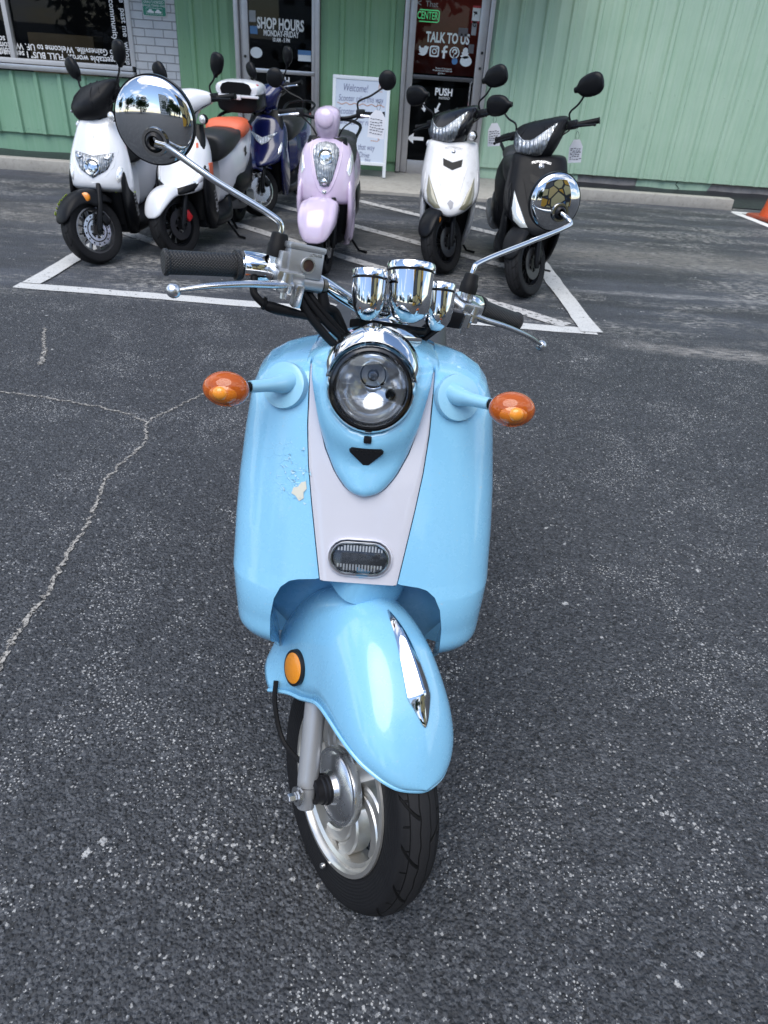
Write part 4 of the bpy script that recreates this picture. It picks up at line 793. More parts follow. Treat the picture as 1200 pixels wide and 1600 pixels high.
_w1 = h.m('SINE', h.m('MULTIPLY', h.m('ADD', X_, Z_), 1500)); _w2 = h.m('SINE', h.m('MULTIPLY', h.m('SUBTRACT', X_, Z_), 1500)); h.put(_b.inputs['Normal'], h.bump(h.m('MAXIMUM', _w1, _w2), .7, .0012))
def along(x0, x1):
    f = lambda x: Vector((x, .388 - .02 * max(0, (.335 - abs(x)) / .25) ** 2 * 1.2, .944 + .019 * (.335 - abs(x)) / .135 if abs(x) > .2 else .963)); return f(x0), f(x1)
for sg in (-1, 1):
    p, q = along(sg * .338, sg * .228); A = (q - p).normalized(); ln = (q - p).length
    b = MB(); b.lathe([(0, 0), (.0165, 0), (.0185, .002), (.0185, .006), (.0168, .008), (.0165, ln * .5), (.0172, ln - .012), (.0172, ln - .009), (.0215, ln - .008), (.0215, ln - .001), (.0, ln)], p, A, 32); b.build('grip', GRIPM, hb, X=XS)
    p, q = along(sg * .225, sg * .178); A = (q - p).normalized(); ln = (q - p).length
    b = MB(); b.lathe([(0, 0), (.0205, 0), (.0215, .0015), (.0215, ln - .004), (.019, ln), (0, ln)], p, A, 32); b.build('control_housing', CHROME, hb, X=XS)
    # lever with ball end
    lx = 0 if sg < 0 else .034; b = MB(); b.tube([(sg * .172, .332, .958), (sg * .2, .322, .956), (sg * (.24 + lx * .4), .321, .951), (sg * (.29 + lx * .8), .325, .939), (sg * (.326 + lx), .331, .926)], [.0135, .0105, .0085, .0078, .0062], 14, 30, flat=(0, .25, 1)); b.ell((sg * (.334 + lx), .333, .9225), (.0102, .0102, .0102), n=18, m=12); b.build('brake_lever', STEEL, hb, X=XS)
    # lever perch
    b = MB(); b.box((sg * .172, .345, .965), (.045, .045, .026), bev=.006); b.lathe([(0, -.016), (.011, -.016), (.012, -.012), (.012, .012), (.0, .014)], (sg * .178, .33, .962), (0, .2, 1), 18); b.tube([(sg * .16, .372, .963), (sg * .15, .372, .963)], .019, 20); b.lathe([(0, -.026), (.005, -.026), (.005, -.016), (.009, -.015)], (sg * .176, .333, .962), (0, .2, 1), 8); b.box((sg * .158, .322, .946), (.013, .016, .034), bev=.003); b.build('lever_perch', STEEL, hb, X=XS)
    # mirror
    mb_ = Vector((sg * .182, .365, .975)); b = MB(); b.lathe([(.0, 0), (.0115, 0), (.0115, .02), (.0, .02)], mb_ - Vector((0, 0, .004)), (0, .15, 1), 20); b.build('mirror_mount', STEEL, hb, X=XS)
    up = mb_ + Vector((0, .003, .016))
    mc = Vector((-.352, .462, 1.082)) if sg < 0 else Vector((.466, .522, 1.138))
    e1 = up + Vector((0, .005, .033)); el = e1 + Vector((sg * .012, .007, .012))
    if sg < 0: P = [up, e1, el, el.lerp(mc, .5), mc + Vector((.02, -.008, -.002)), mc + Vector((.0, -.004, 0))]
    else:
        kn = mc + Vector((-.005, -.045, -.012)); P = [up, e1, el, el.lerp(kn, .5), el.lerp(kn, .95), kn + Vector((.002, .008, .004)), mc]
    b = MB(); b.tube(P, .0048, 14, 70); ms = b.build('mirror', CHROME, hb, X=XS)
    b = MB(); b.lathe([(0, 0), (.0155, 0), (.0155, .016), (.0135, .019), (.0125, .03), (.0105, .033), (.006, .034)], up - Vector((0, 0, .006)), (0, .15, 1), 24); b.build('boot', RUBBER, ms, X=XS)
    NW = Vector((-.02, -1, -.02)).normalized() if sg < 0 else Vector((.27, -.95, .05)).normalized()
    NS = (XS.to_3x3().inverted() @ NW).normalized(); upw = (XS.to_3x3().inverted() @ Vector((0, 0, 1)))
    upw = (upw - NS * upw.dot(NS)).normalized(); rt = upw.cross(NS)
    RM = .0545; cen = mc + upw * .0235 - NS * .018 + rt * (-.003 if sg < 0 else -.003)
    if sg > 0: cen = mc + upw * .018 - NS * .018 - rt * .006
    b = MB(); pr = [(RM * sin(t) , RM * .28 * cos(t) * 1.0) for t in np.linspace(0.0, pi / 2, 22)]; dome = [(r, hh - .005) for r, hh in pr]
    b.lathe(dome + [(RM * 1.005, -.009)], cen, NS, 64); sh = b.build('mirror_shell', MIRCH, ms, X=XS)
    b = MB(); b.lathe([(RM * 1.0, -.004), (RM * 1.025, -.004), (RM * 1.03, -.011), (RM * .98, -.013)], cen, NS, 64); b.build('rim_trim', SATIN, sh, X=XS)
    b = MB(); b.lathe([(0, -.012), (RM * .99, -.012)], cen, NS, 48); b.build('glass', mat('mirror_glass', (.85, .86, .87), .01, 1.), sh, X=XS)
    b = MB(); mo = mc - NS * .004; b.lathe([(.0065, .004), (.0085, .006), (.0115, .003), (.0135, -.002), (.0165, -.003), (.0165, -.012)], mo, NS, 32); b.build('ball_socket', PLASTIC, sh, X=XS)
    b = MB(); b.lathe([(.0135, .001), (.0175, .001), (.0185, -.003), (.0185, -.012)], mo, NS, 32); b.build('socket_ring', mat('smoked_chrome', (.35, .34, .33), .12, 1.), sh, X=XS)
# master cylinder with sight glass
RX = Matrix.Translation((-.149, .352, .99)) @ Matrix.Rotation(radians(-12), 4, 'X')
b = MB(); b.box((0, 0, -.004), (.056, .036, .04), bev=.004); b.box((0, 0, .0185), (.059, .039, .009), bev=.003); b.box((-.031, .0, -.006), (.012, .026, .03), bev=.003); b.tube([(-.03, -.004, -.03), (.034, -.004, -.03)], .0125, 20); b.xf(RX); mcy = b.build('master_cylinder', mat('cast_aluminium', (.42, .43, .45), .42, .9, var=.12, bump=.3, bscale=700), hb, X=XS)
b = MB(); b.lathe([(.0, 0), (.0085, 0), (.0088, .0035), (.011, .0035), (.0115, -.001)], (.002, -.018, -.005), (0, -1, 0), 28); b.xf(RX); b.build('sight_glass_ring', STEEL, mcy, X=XS)
b = MB(); b.lathe([(.0, .0022), (.0085, .0018)], (.002, -.0185, -.005), (0, -1, 0), 24); b.xf(RX); b.build('sight_glass', mat('brake_fluid_glass', (.05, .03, .025), .08, coat=.6), mcy, X=XS)
q = text_mb('LOWER', .006, RX @ Matrix(((1, 0, 0, .013), (0, 0, -1, -.0182), (0, 1, 0, .0105), (0, 0, 0, 1))), .0008); q.build('cast_lettering', STEEL, mcy, X=XS, flat=True)
b = MB(); b.tube([(.034, -.004, -.03), (.046, -.004, -.03)], .008, 6); b.tube([(.037, -.004, -.03), (.043, -.004, -.03)], .0105, 14); b.xf(RX); b.build('banjo_bolt', mat('dull_bolt', (.16, .15, .13), .5, .8, var=.3), mcy, X=XS)
b = MB(); b.tube([RX @ Vector((.04, -.004, -.04)), RX @ Vector((.048, -.006, -.062)), Vector((-.082, .335, .925)), Vector((-.055, .325, .89)), Vector((-.03, .3, .86))], [.008, .0095, .0085, .0085, .0085], 14, 30); b.build('brake_hose', RUBBER, hb, X=XS)
def cable(P, r=.0045, k=36): b = MB(); b.tube(P, r, 10, k); return b.build('control_cable', RUBBER, hb, X=XS)
cable([(-.212, .362, .952), (-.212, .352, .932), (-.2, .34, .922), (-.183, .333, .919), (-.1, .32, .912), (-.05, .31, .885)], [.0055, .0055, .006, .0085, .0035, .0035])
b = MB(); b.tube([(-.2, .34, .922), (-.196, .339, .9215)], .0095, 14); b.tube([(-.188, .335, .92), (-.15, .328, .917)], [.0075, .007], 14); b.build('cable_adjuster', RUBBER, hb, X=XS)
cable([(-.142, .35, .955), (-.135, .335, .94), (-.09, .315, .905), (-.03, .3, .875)], .0055); cable([(-.135, .355, .955), (-.12, .335, .938), (-.07, .315, .9), (-.02, .3, .87)], .005); cable([(-.15, .35, .955), (-.14, .33, .93), (-.1, .31, .895), (-.05, .29, .865)], .0065)
cable([(.15, .35, .957), (.12, .335, .955), (.08, .31, .93), (.03, .3, .89)], .0075); cable([(.16, .345, .953), (.12, .32, .94), (.07, .3, .91), (.02, .29, .87)], .0045); cable([(.165, .35, .95), (.11, .325, .948), (.06, .3, .92), (.02, .28, .875)], .006)
b = MB(); b.box((.145, .335, .948), (.05, .034, .03), bev=.006); b.build('switch_block', PLASTIC, hb, X=XS)
b = MB(); b.box((.118, .317, .944), (.006, .008, .01), bev=.001); b.build('switch_button', mat('orange_switch', (.7, .2, .03), .4), hb, X=XS)
# ---- rear wheel, engine, stand
XR = Matrix.Translation((0, 1.19, .215)); ty, ri = wheel(hero, XR, .215, .043, None, 'rear_wheel'); tread_attr(ty, XR, .215, .043)
b = MB(); b.lathe([(ri + .006, -.037), (ri - .008, -.03), (.07, -.03), (.05, -.04), (0, -.04)], (0, 0, 0), (1, 0, 0), 40); b.lathe([(ri + .006, .037), (ri - .008, .03), (.07, .03), (.05, .04), (0, .04)], (0, 0, 0), (1, 0, 0), 40); b.build('rim', BRUSHED, ty, X=XR)
b = MB(); b.ring([(.72, .05, .25, .06, .07, 3), (.85, .07, .25, .07, .08, 3), (1.1, .1, .22, .05, .075, 3), (1.25, .1, .22, .03, .05, 2.5)], k=16); b.tube([(-.02, .7, .2), (-.09, .85, .17), (-.11, 1.0, .2)], .016, 10, 16); b.ring([(.98, -.12, .22, .03, .03, 2), (1.02, -.12, .23, .055, .06, 2.2), (1.3, -.12, .27, .05, .055, 2.2), (1.34, -.12, .275, .03, .03, 2)], k=14); b.build('engine', GREYMETAL, hero)
b = MB(); b.tube([(.12, .6, .26), (.19, .62, .02), (.22, .6, .012)], .01, 8, 12); b.build('side_stand', SATIN, hero)
# ================================================================== SCOOTERS PARKED IN FRONT OF THE SHOP
def gloss(name, c, r=.22, coat=.7): return mat(name, c, r, coat=coat, var=.05)
WPAINT = gloss('white_paint', (.68, .69, .72)); CREAM = mat('aged_white_paint', (.6, .6, .61), .35, coat=.3, var=.06, dirt=.25); NAVY = gloss('navy_paint', (.007, .011, .075)); PINK = gloss('lilac_paint', (.56, .46, .6)); MATBLK = mat('matt_black_paint', (.009, .0095, .011), .4, spec=.12, var=.25); BLKG = mat('gloss_black_paint', (.008, .008, .01), .22, spec=.3, var=.1); DARKM = mat('dark_metal', (.07, .07, .075), .35, .8); SEATM = mat('black_seat_vinyl', (.02, .021, .022), .48, var=.2, bump=.2, bscale=200); ORSEAT = mat('orange_seat_vinyl', (.62, .12, .05), .45, var=.1)
ALLOY = mat('bright_alloy', (.6, .6, .62), .25, 1.); LAMPIN = mat('lamp_reflector', (.8, .82, .85), .22, .45); _b = LAMPIN.node_tree.nodes['Principled BSDF']; h = N(LAMPIN); o = h.obj(); h.put(_b.inputs['Normal'], h.bump(h.m('ADD', h.m('SINE', h.m('MULTIPLY', h.sep(o)[0], 300)), h.m('MULTIPLY', h.vor(o, 38), 2.2)), .8, .004))
h.put(_b.inputs['Base Color'], h.mix(h.step(h.vor(o, 38), .2, .6), (.95, .95, .96), (.6, .62, .65))); RED = mat('red_paint', (.5, .015, .02), .3, coat=.4); LIME = mat('lime_decal', (.45, .6, .03), .5); SMOKE = mat('olive_smoked_lens', (.2, .19, .13), .12, coat=.8); CLRL = mat('indicator_lens', (.8, .8, .8), .08, .55, bump=.4, bscale=90); AMB2 = mat('amber_dome', (.75, .25, .02), .2, coat=.7); PAPER = mat('paper_tag', (.72, .73, .78), .7); GREYV = mat('grey_vinyl_decal', (.35, .35, .36), .5)
class Shell:
    """bowed front panel. rows: z, half width, centre y, edge y, exponent"""
    def __init__(s, rows): s.r = np.array(rows, float)
    def at(s, z): return [float(np.interp(z, s.r[:, 0], s.r[:, i])) for i in range(1, 5)]
    def P(s, x, z, push=0.):
        w_, c, e, ex = s.at(z); u = min(1, abs(x) / max(w_, 1e-4)); return Vector((x, e - (e - c) * (1 - u ** ex) ** (1 / ex) - push, z))
    def mesh(s, n=30, m=26, back=.03):
        R = catmull(s.r, n); s.r = R; rows = []
        for z, w_, c, e, ex in R:
            w_ = max(w_, .002); row = [Vector((-w_ * .85, e + back, z)), Vector((-w_ * .97, e + back * .6, z))]
            for k in range(m + 1):
                t = -1 + 2 * k / m; u = np.sign(t) * (1 - (1 - abs(t)) ** 1.6); row.append(Vector((w_ * u, e - (e - c) * (1 - abs(u) ** ex) ** (1 / ex), z)))
            row += [Vector((w_ * .97, e + back * .6, z)), Vector((w_ * .85, e + back, z))]; rows.append(row)
        b = MB(); b.grid(rows); b.grid([[r[0] for r in rows], [r[-1] for r in rows]]); b.f.append(tuple(range(len(rows[0])))); b.f.append(tuple((n - 1) * len(rows[0]) + i for i in range(len(rows[0])))[::-1]); return b
def patch(sh, pts, e0=.001, dome=.006, k=5):
    """panel laid on a shell: outline given in (x, z), bulging to dome"""
    n = 12; Q = []
    for i, p in enumerate(pts):
        q = pts[(i + 1) % len(pts)]; m = max(1, int(sqrt((q[0]-p[0])**2 + (q[1]-p[1])**2) / .02)); Q += [(p[0] + (q[0]-p[0]) * j / m, p[1] + (q[1]-p[1]) * j / m) for j in range(m)]
    cx, cz = sum(p[0] for p in Q) / len(Q), sum(p[1] for p in Q) / len(Q); rows = []
    rows.append([sh.P(x, z, -.004) for x, z in Q])
    for i in range(k + 1):
        f = 1 - i / k; rows.append([sh.P(cx + (x - cx) * f, cz + (z - cz) * f, e0 + dome * (1 - f ** 3) + .002) for x, z in Q])
    return MB().grid(rows, True)
def mirr(P): return [(-x, z) for x, z in P[::-1]]
PROTO = {}
def bg_scooter(label, loc, steer, K, rz=0.):
    t = thing('motor_scooter', label, 'scooter', loc, rz, 'scooters parked in front of the shop')
    R = .2; AXS2 = AXS; A0 = Vector((0, .05, R)); X = Matrix.Translation(A0) @ Matrix.Rotation(radians(steer), 4, AXS2) @ Matrix.Translation(-A0)
    blk = K.get('lower', SATIN)
    # wheels
    for nm, XX in (('front_wheel', X @ Matrix.Translation((0, 0, R))), ('rear_wheel', Matrix.Translation((0, K.get('wb', 1.2), R)))):
        if nm not in PROTO:
            ty, ri = wheel(t, Matrix(), R, .048, None, nm); tread_attr(ty, Matrix(), R, .048); PROTO[nm] = ty.data
            b = MB(); b.lathe([(ri + .005, -.04), (ri - .004, -.042), (ri - .008, -.03), (ri - .014, -.024), (ri - .014, .024), (ri - .008, .03), (ri - .004, .042), (ri + .005, .04)], (0, 0, 0), (1, 0, 0), 48)
            b.lathe([(0, -.05), (.03, -.05), (.034, -.03), (.034, .03), (.03, .05), (0, .05)], (0, 0, 0), (1, 0, 0), 24)
            for k in range(12):
                a = k * pi / 6; r = (ri + .03) / 2; b.box((0, r * cos(a), r * sin(a)), (.03, .011, ri - .035), Matrix.Rotation(a - pi/2, 3, 'X'), bev=.003)
            rm = b.build('rim', K['rim'], ty); PROTO['rim'] = rm.data
            ty.matrix_basis = XX
        else:
            ty = bpy.data.objects.new(nm, PROTO['front_wheel']); COL.objects.link(ty); ty.parent = t; ty.matrix_basis = XX
            rm = bpy.data.objects.new('rim', PROTO['rim']); COL.objects.link(rm); rm.parent = ty
            rm.material_slots[0].link = 'OBJECT'; rm.material_slots[0].material = K['rim']
        if nm == 'front_wheel':
            b = MB(); b.lathe([(.05, .05), (.095, .05), (.095, .054), (.05, .054), (.05, .05)], (0, 0, 0), (1, 0, 0), 36)
            for k in range(6): a = k * pi / 3; b.box((.051, .042 * cos(a), .042 * sin(a)), (.004, .02, .012), Matrix.Rotation(a, 3, 'X'))
            b.build('brake_disc', K.get('disc', ALLOY), ty)
            b = MB(); b.box((.06, .075, .045), (.03, .05, .065), Matrix.Rotation(.6, 3, 'X'), bev=.01); b.build('brake_caliper', K.get('caliper', SATIN), ty)
            if K.get('marks'):
                b = MB()
                for k in range(14): a = k * 2*pi/14; b.lathe([(0, .0), (.0065, .0)], (.0548, .083 * cos(a), .083 * sin(a)), (1, 0, 0), 6)
                b.lathe([(.064, .0545), (.072, .0545)], (0, 0, 0), (1, 0, 0), 30); b.build('disc_holes', BLACK, ty)
    # fork and mudguard
    for sg in (-1, 1):
        b = MB(); b.tube([(sg * .078, -.005, R - .03), (sg * .078, .0, R), (sg * .078, .07, R + .16), (sg * .066, .11, R + .25)], [.014, .019, .018, .016], 12); b.lathe([(0, -.02), (.011, -.02), (.011, .012)], (sg * .09, 0, R), (sg, 0, 0), 8); b.build('fork_leg', SATIN, t, X=X)
    fr = catmull(K['fender'], 30); rows = []
    for an, rc, w_, re, ex in fr:
        a = radians(an); row = []
        for k in range(33):
            q = pi * k / 32; cx = -cos(q); row.append((w_ * abs(cx) ** (2/ex) * (1 if cx > 0 else -1), (re + (rc - re) * sin(q) ** (2/ex)) * cos(a), R + (re + (rc - re) * sin(q) ** (2/ex)) * sin(a)))
        if K.get('plateau'): row = [(x, y - cos(a) * -.014 * max(0, min(1, (.085 - abs(x)) / .035)), z + sin(a) * .014 * max(0, min(1, (.085 - abs(x)) / .035))) if abs(x) < .085 else (x, y, z) for x, y, z in row]
        rows.append(row)
    b = MB(); b.grid(rows); fd = b.build('front_mudguard', K['fender_m'], t, X=X, solid=.004, sharp=60)
    if K.get('freflect'):
        x, y, z = K['freflect']; b = MB(); b.lathe([(0, .012), (.018, .011), (.026, .006), (.028, -.006)], (x, y, z), (.55, -.8, .1) if x > .02 else (0, -1, .1), 24); b.build('amber_reflector', AMB2, t, X=X)
    if K.get('fdecal'):
        b = MB()
        for i, ch in enumerate('ETRAC'):
            q = text_mb(ch, .04, Matrix(), .001, bold=.0025); an = 140 - i * 9; a = radians(an); rr = float(np.interp(an, fr[::-1, 0], fr[::-1, 1])) + .0; T_ = Vector((0, -sin(a), cos(a))) * -1; Nn = Vector((-.86, cos(a) * .5, sin(a) * .5)).normalized(); Yv = Nn.cross(T_)
            XX = Matrix.Translation((-.064, (rr - .018) * cos(a), R + (rr - .018) * sin(a))) @ Matrix((T_, Yv, Nn)).transposed().to_4x4() @ Matrix.Translation((0, 0, .006)); q.xf(XX); b.add(q.v, q.f)
        b.build('decal', LIME, fd, X=X, flat=True)
    # leg shield
    sh = Shell(K['apron']); ap = sh.mesh().build('front_panel', K['apron_m'], t, sharp=30)
    for nm, pts, m, e, dome in K['patches']:
        for P in ([pts, mirr(pts)] if nm.endswith('2') else [pts]): patch(sh, P, e, dome).build(nm.rstrip('2'), m, ap, sharp=40)
    if K.get('lamp'):
        patch(sh, K['lamp'], -.002, .003).build('lamp_surround', BLKG, ap)
        s_ = lambda P, f: [(sum(p[0] for p in P)/len(P) + (x - sum(p[0] for p in P)/len(P)) * f, sum(p[1] for p in P)/len(P) + (z - sum(p[1] for p in P)/len(P)) * f) for x, z in P]
        hl_ = patch(sh, s_(K['lamp'], .95), .003, .004).build('headlight', LAMPIN, ap, sharp=80)
        patch(sh, s_(K['lamp'], .95), .006, .014).build('lens', CLEAR, hl_)
        b = MB(); zc_ = K['lampc']; c0 = sh.P(0, zc_, .012); b.lathe([(.0, .004), (.016, .006), (.032, .001), (.045, .006), (.05, .003)], c0, (0, -1, .3), 24); b.build('bulb_bowl', CHROME, hl_)
    for nm, P, wd, m in K.get('lines', ()):
        b = MB(); b.tube([sh.P(x, z, .0) for x, z in P], wd, 5); b.build(nm, m, ap)
    if K.get('emblem'):
        b = MB(); z = K['emblem']; b.lathe([(0, .004), (.011, .004), (.015, .002), (.016, -.004)], sh.P(0, z, .0), (0, -1, .45), 18); em = b.build('emblem', ALLOY, ap); b = MB(); b.lathe([(.006, .0048), (.011, .0046)], sh.P(0, z, .0), (0, -1, .45), 18); b.build('emblem_ring', BLACK, em)
    # inner shield, lower fairing, floor
    b = MB(); b.ring([(.2, 0, .27, .13, .07, 3), (.35, 0, .22, .15, .06, 3), (.5, 0, .2, .16, .06, 3), (.66, 0, .235, .15, .05, 3), (.78, 0, .29, .12, .04, 3)], axis='z', k=14); b.build('inner_shield', SATIN, t)
    for sg in (-1, 1):
        b = MB(); b.ring([(.13, sg * .125, .34, .03, .05, 2.6), (.22, sg * .15, .28, .022, .09, 2.6), (.36, sg * .165, .22, .022, .1, 2.6), (.5, sg * .16, .2, .02, .07, 2.6), (.56, sg * .15, .21, .012, .04, 2.6)], axis='z', k=16, n=20); b.build('leg_guard', K.get('guard_m', SATIN), t)
    if K.get('guard_text'):
        q = text_mb(K['guard_text'], .06, Matrix.Translation((.1915, .25, .33)) @ Matrix(((0, 0, 1), (.2, .98, 0), (-.98, .2, 0))).to_4x4(), .001, squeeze=.9); q.build('decal', GREYV, t, flat=True)
    b = MB(); b.ring([(.22, 0, .2, .12, .05, 4), (.35, 0, .17, .17, .045, 4), (.62, 0, .17, .17, .05, 4), (.74, 0, .22, .13, .09, 3)], k=14, n=24); b.build('floorboard', blk, t)
    # rear body, seat, tail
    b = MB(); b.ring([(.66, 0, .4, .08, .18, 3), (.74, 0, .43, .14, .19, 3), (.9, 0, .46, .165, .17, 2.8), (1.1, 0, .52, .165, .13, 2.6), (1.3, 0, .58, .12, .09, 2.4), (1.5, 0, .64, .06, .045, 2.2), (1.55, 0, .65, .03, .02, 2)], k=26, n=24); b.build('rear_body', K['rear_m'], t)
    b = MB(); b.ring([(.7, 0, .32, .1, .12, 3), (.85, 0, .34, .172, .13, 3), (1.15, 0, .36, .165, .1, 3), (1.4, 0, .46, .09, .07, 2.5)], k=16, n=22); b.build('lower_fairing', SATIN, t)
    b = MB(); b.ring([(.6, 0, .58, .06, .05, 2.5), (.63, 0, .6, .125, .09, 3), (.78, 0, .625, .15, .085, 3), (.98, 0, .65, .14, .05, 3), (1.04, 0, .675, .13, .05, 2.8), (1.2, 0, .69, .125, .045, 2.6), (1.36, 0, .7, .07, .03, 2.2)], k=26, n=24); se = b.build('seat', K.get('seat_m', SEATM), t)
    if K.get('seat2'): b = MB(); b.ring([(1.0, 0, .66, .12, .05, 2.8), (1.06, 0, .685, .156, .07, 2.8), (1.2, 0, .695, .146, .06, 2.6), (1.38, 0, .71, .085, .035, 2.2)], k=20, n=22); b.build('pillion_pad', K['seat2'], se)
    b = MB(); b.ring([(1.47, 0, .645, .06, .03, 2.6), (1.57, 0, .655, .05, .03, 2.6)], n=16); b.build('tail_light', RED, t)
    b = MB(); b.tube([(-.12, 1.15, .7), (-.13, 1.4, .76), (0, 1.55, .78), (.13, 1.4, .76), (.12, 1.15, .7)], .012, 8, 24); b.build('grab_rail', SATIN, t)
    b = MB(); b.ring([(.78, .06, .24, .05, .06, 3), (1.0, .1, .22, .05, .08, 3), (1.28, .105, .2, .03, .05, 2.6)], k=10, n=16); b.ring([(1.02, -.13, .24, .02, .02, 2), (1.05, -.13, .24, .05, .055, 2.2), (1.42, -.13, .29, .045, .05, 2.2), (1.46, -.13, .295, .02, .02, 2)], k=10, n=16); b.lathe([(0, .0), (.07, .0), (.07, .03), (.03, .05)], (.12, .95, .26), (1, 0, 0), 20); b.build('engine', GREYMETAL, t)
    b = MB(); b.tube([(.1, .62, .16), (.2, .66, .012), (.26, .62, .01)], .009, 8); b.build('side_stand', SATIN, t); b = MB(); b.tube([(.05, .8, .2), (.12, .86, .02)], .01, 8); b.build('centre_stand', SATIN, t)
    for sg in (-1, 1): b = MB(); b.tube([X @ Vector((sg * .18, .38, .88)), X @ Vector((sg * .1, .3, .83)), Vector((sg * .05, .3, .74))], .005, 6, 12); b.build('cable', RUBBER, t)
    # headset, bars, mirrors (steered)
    if K['head'] == 'sport':
        hz = K.get('hz', 0.); hs = Shell([(.755 + hz, .06, .26, .3, 2.2), (.775 + hz, .095, .215, .29, 2.4), (.81 + hz, .125, .196, .3, 2.4), (.86 + hz, .152, .205, .33, 2.4), (.905 + hz, .165, .25, .37, 2.4), (.94 + hz, .165, .3, .4, 2.4), (.957 + hz, .14, .335, .42, 2.3), (.963 + hz, .1, .37, .43, 2.2)])
        hd = hs.mesh(back=.05).build('headset', K['head_m'], t, X=X, sharp=45)
        for sg in (-1, 1):
            for P in ([(.03, .965), (.07, .92), (.1, .86), (.105, .81)], [(.09, .955), (.13, .9), (.15, .85)]):
                b = MB(); b.tube([hs.P(sg * x, z + hz, .0) for x, z in P], .004, 6, 16); b.build('crease', K['head_m'], hd, X=X)
        b = MB(); b.ring([(.33, 0, .89 + hz, .13, .06, 3), (.43, 0, .9 + hz, .14, .05, 3), (.48, 0, .9 + hz, .1, .035, 2.4)], n=20); b.build('dashboard', SATIN, hd, X=X)
        b = MB(); b.ring([(.72, 0, .3, .07, .06, 2.6), (.8, 0, .32, .085, .07, 2.6), (.86, 0, .35, .1, .07, 2.6)], axis='z', k=8, n=20); b.build('headset_neck', K.get('neck_m', K['head_m']), t, X=X)
        if K.get('headlamp'):
            P = [(-.07, .785), (0, .775), (.07, .785), (.105, .82), (.125, .86), (.15, .935), (.07, .885), (0, .875), (-.07, .885), (-.15, .935), (-.125, .86), (-.105, .82)]; P = [(x * .92, z + hz) for x, z in P]
            l_ = patch(hs, P, .003, .008).build('headlight', LAMPIN, hd, X=X, sharp=80); patch(hs, P, .007, .014).build('lens', CLEAR, l_, X=X)
    elif K['head'] == 'wide':
        b = MB(); b.ring([(.2, 0, .87, .04, .02, 2.2), (.21, 0, .872, .08, .045, 2.6), (.26, 0, .885, .12, .07, 2.6), (.33, 0, .9, .155, .075, 2.6), (.39, 0, .905, .2, .055, 2.4), (.44, 0, .9, .16, .04, 2.2), (.46, 0, .9, .06, .02, 2)], k=22, n=30); hd = b.build('headset', K['head_m'], t, X=X)
        b = MB(); b.ring([(.66, 0, .26, .055, .06, 2.6), (.76, 0, .29, .06, .07, 2.6), (.84, 0, .31, .1, .09, 2.6), (.89, 0, .32, .13, .09, 2.6)], axis='z', k=8, n=20); b.build('headset_neck', K.get('neck_m', K['head_m']), t, X=X)
        for sg in (-1, 1):
            b = MB(); b.ell((sg * .085, .245, .875), (.03, .014, .032), Matrix.Rotation(sg * .5, 3, 'Y'), 14, 8); b.build('position_lamp', mat('blue_tint_lens', (.3, .5, .75), .08, .3), hd, X=X)
    else:
        b = MB(); b.ring([(.775, 0, .31, .062, .07, 2.4), (.82, 0, .3, .072, .085, 2.4), (.87, 0, .3, .08, .092, 2.4), (.91, 0, .31, .078, .088, 2.3), (.935, 0, .325, .06, .065, 2.2), (.95, 0, .335, .02, .02, 2)], axis='z', k=20, n=28); hd = b.build('headset', K['head_m'], t, X=X)
        b = MB(); b.ell((0, .222, .888), (.056, .02, .056), Matrix.Rotation(-.25, 3, 'X'), 20, 12); b.build('headset_badge_panel', K['head_m'], hd, X=X)
    b = MB(); b.tube([(-.31, .43, .9), (-.2, .4, .9), (-.1, .37, .88), (.1, .37, .88), (.2, .4, .9), (.31, .43, .9)], .011, 10, 30); hb_ = b.build('handlebar', SATIN, t, X=X)
    for sg in (-1, 1):
        b = MB(); b.tube([(sg * .345, .438, .9), (sg * .34, .437, .9), (sg * .225, .407, .9), (sg * .22, .406, .9)], [.02, .0165, .0165, .021], 14); b.build('grip', RUBBER, hb_, X=X)
        b = MB(); b.tube([(sg * .2, .375, .897), (sg * .26, .37, .893), (sg * .33, .385, .885)], [.01, .008, .006], 8, 10); b.ell((sg * .335, .387, .884), (.009, .009, .009), n=10, m=6); b.build('brake_lever', K.get('lever_m', SATIN), hb_, X=X)
        b = MB(); b.box((sg * .195, .4, .905), (.055, .05, .05), bev=.01); b.build('switch_block', PLASTIC, hb_, X=X)
        mp = K['mirror']; ms_ = 1.2 if mp[4] > 40 else .95; hd_c = Vector((sg * mp[0], mp[1], mp[2])); p0 = Vector((sg * .18, .4, .92))
        b = MB(); b.tube([p0, p0 + Vector((0, 0, .05)), p0.lerp(hd_c, .45) + Vector((sg * .0, 0, .01)), hd_c - Vector((sg * .02, 0, .035))], .006, 8, 20); ms = b.build('mirror', SATIN, hb_, X=X)
        b = MB(); rot = Matrix.Rotation(sg * radians(mp[4]), 3, 'Y')
        if mp[3] == 'round': b.ell(hd_c, (.056, .022, .056), None, 22, 12)
        else: b.ring([(q[0] * ms_, *q[1:3], q[3] * ms_, *q[4:]) for q in [(-.075, 0, 0, .012, .012, 2), (-.06, 0, 0, .016, .018, 2), (-.035, .0, 0, .04, .024, 2.3), (0, .0, .0, .05, .028, 2.4), (.04, 0, 0, .05, .026, 2.4), (.068, .0, 0, .032, .018, 2.2), (.074, 0, 0, .006, .005, 2)]], axis='z', k=18, n=22); b.v = [tuple(hd_c + rot @ Vector(q)) for q in b.v]
        hh = b.build('mirror_head', SATIN, ms, X=X)
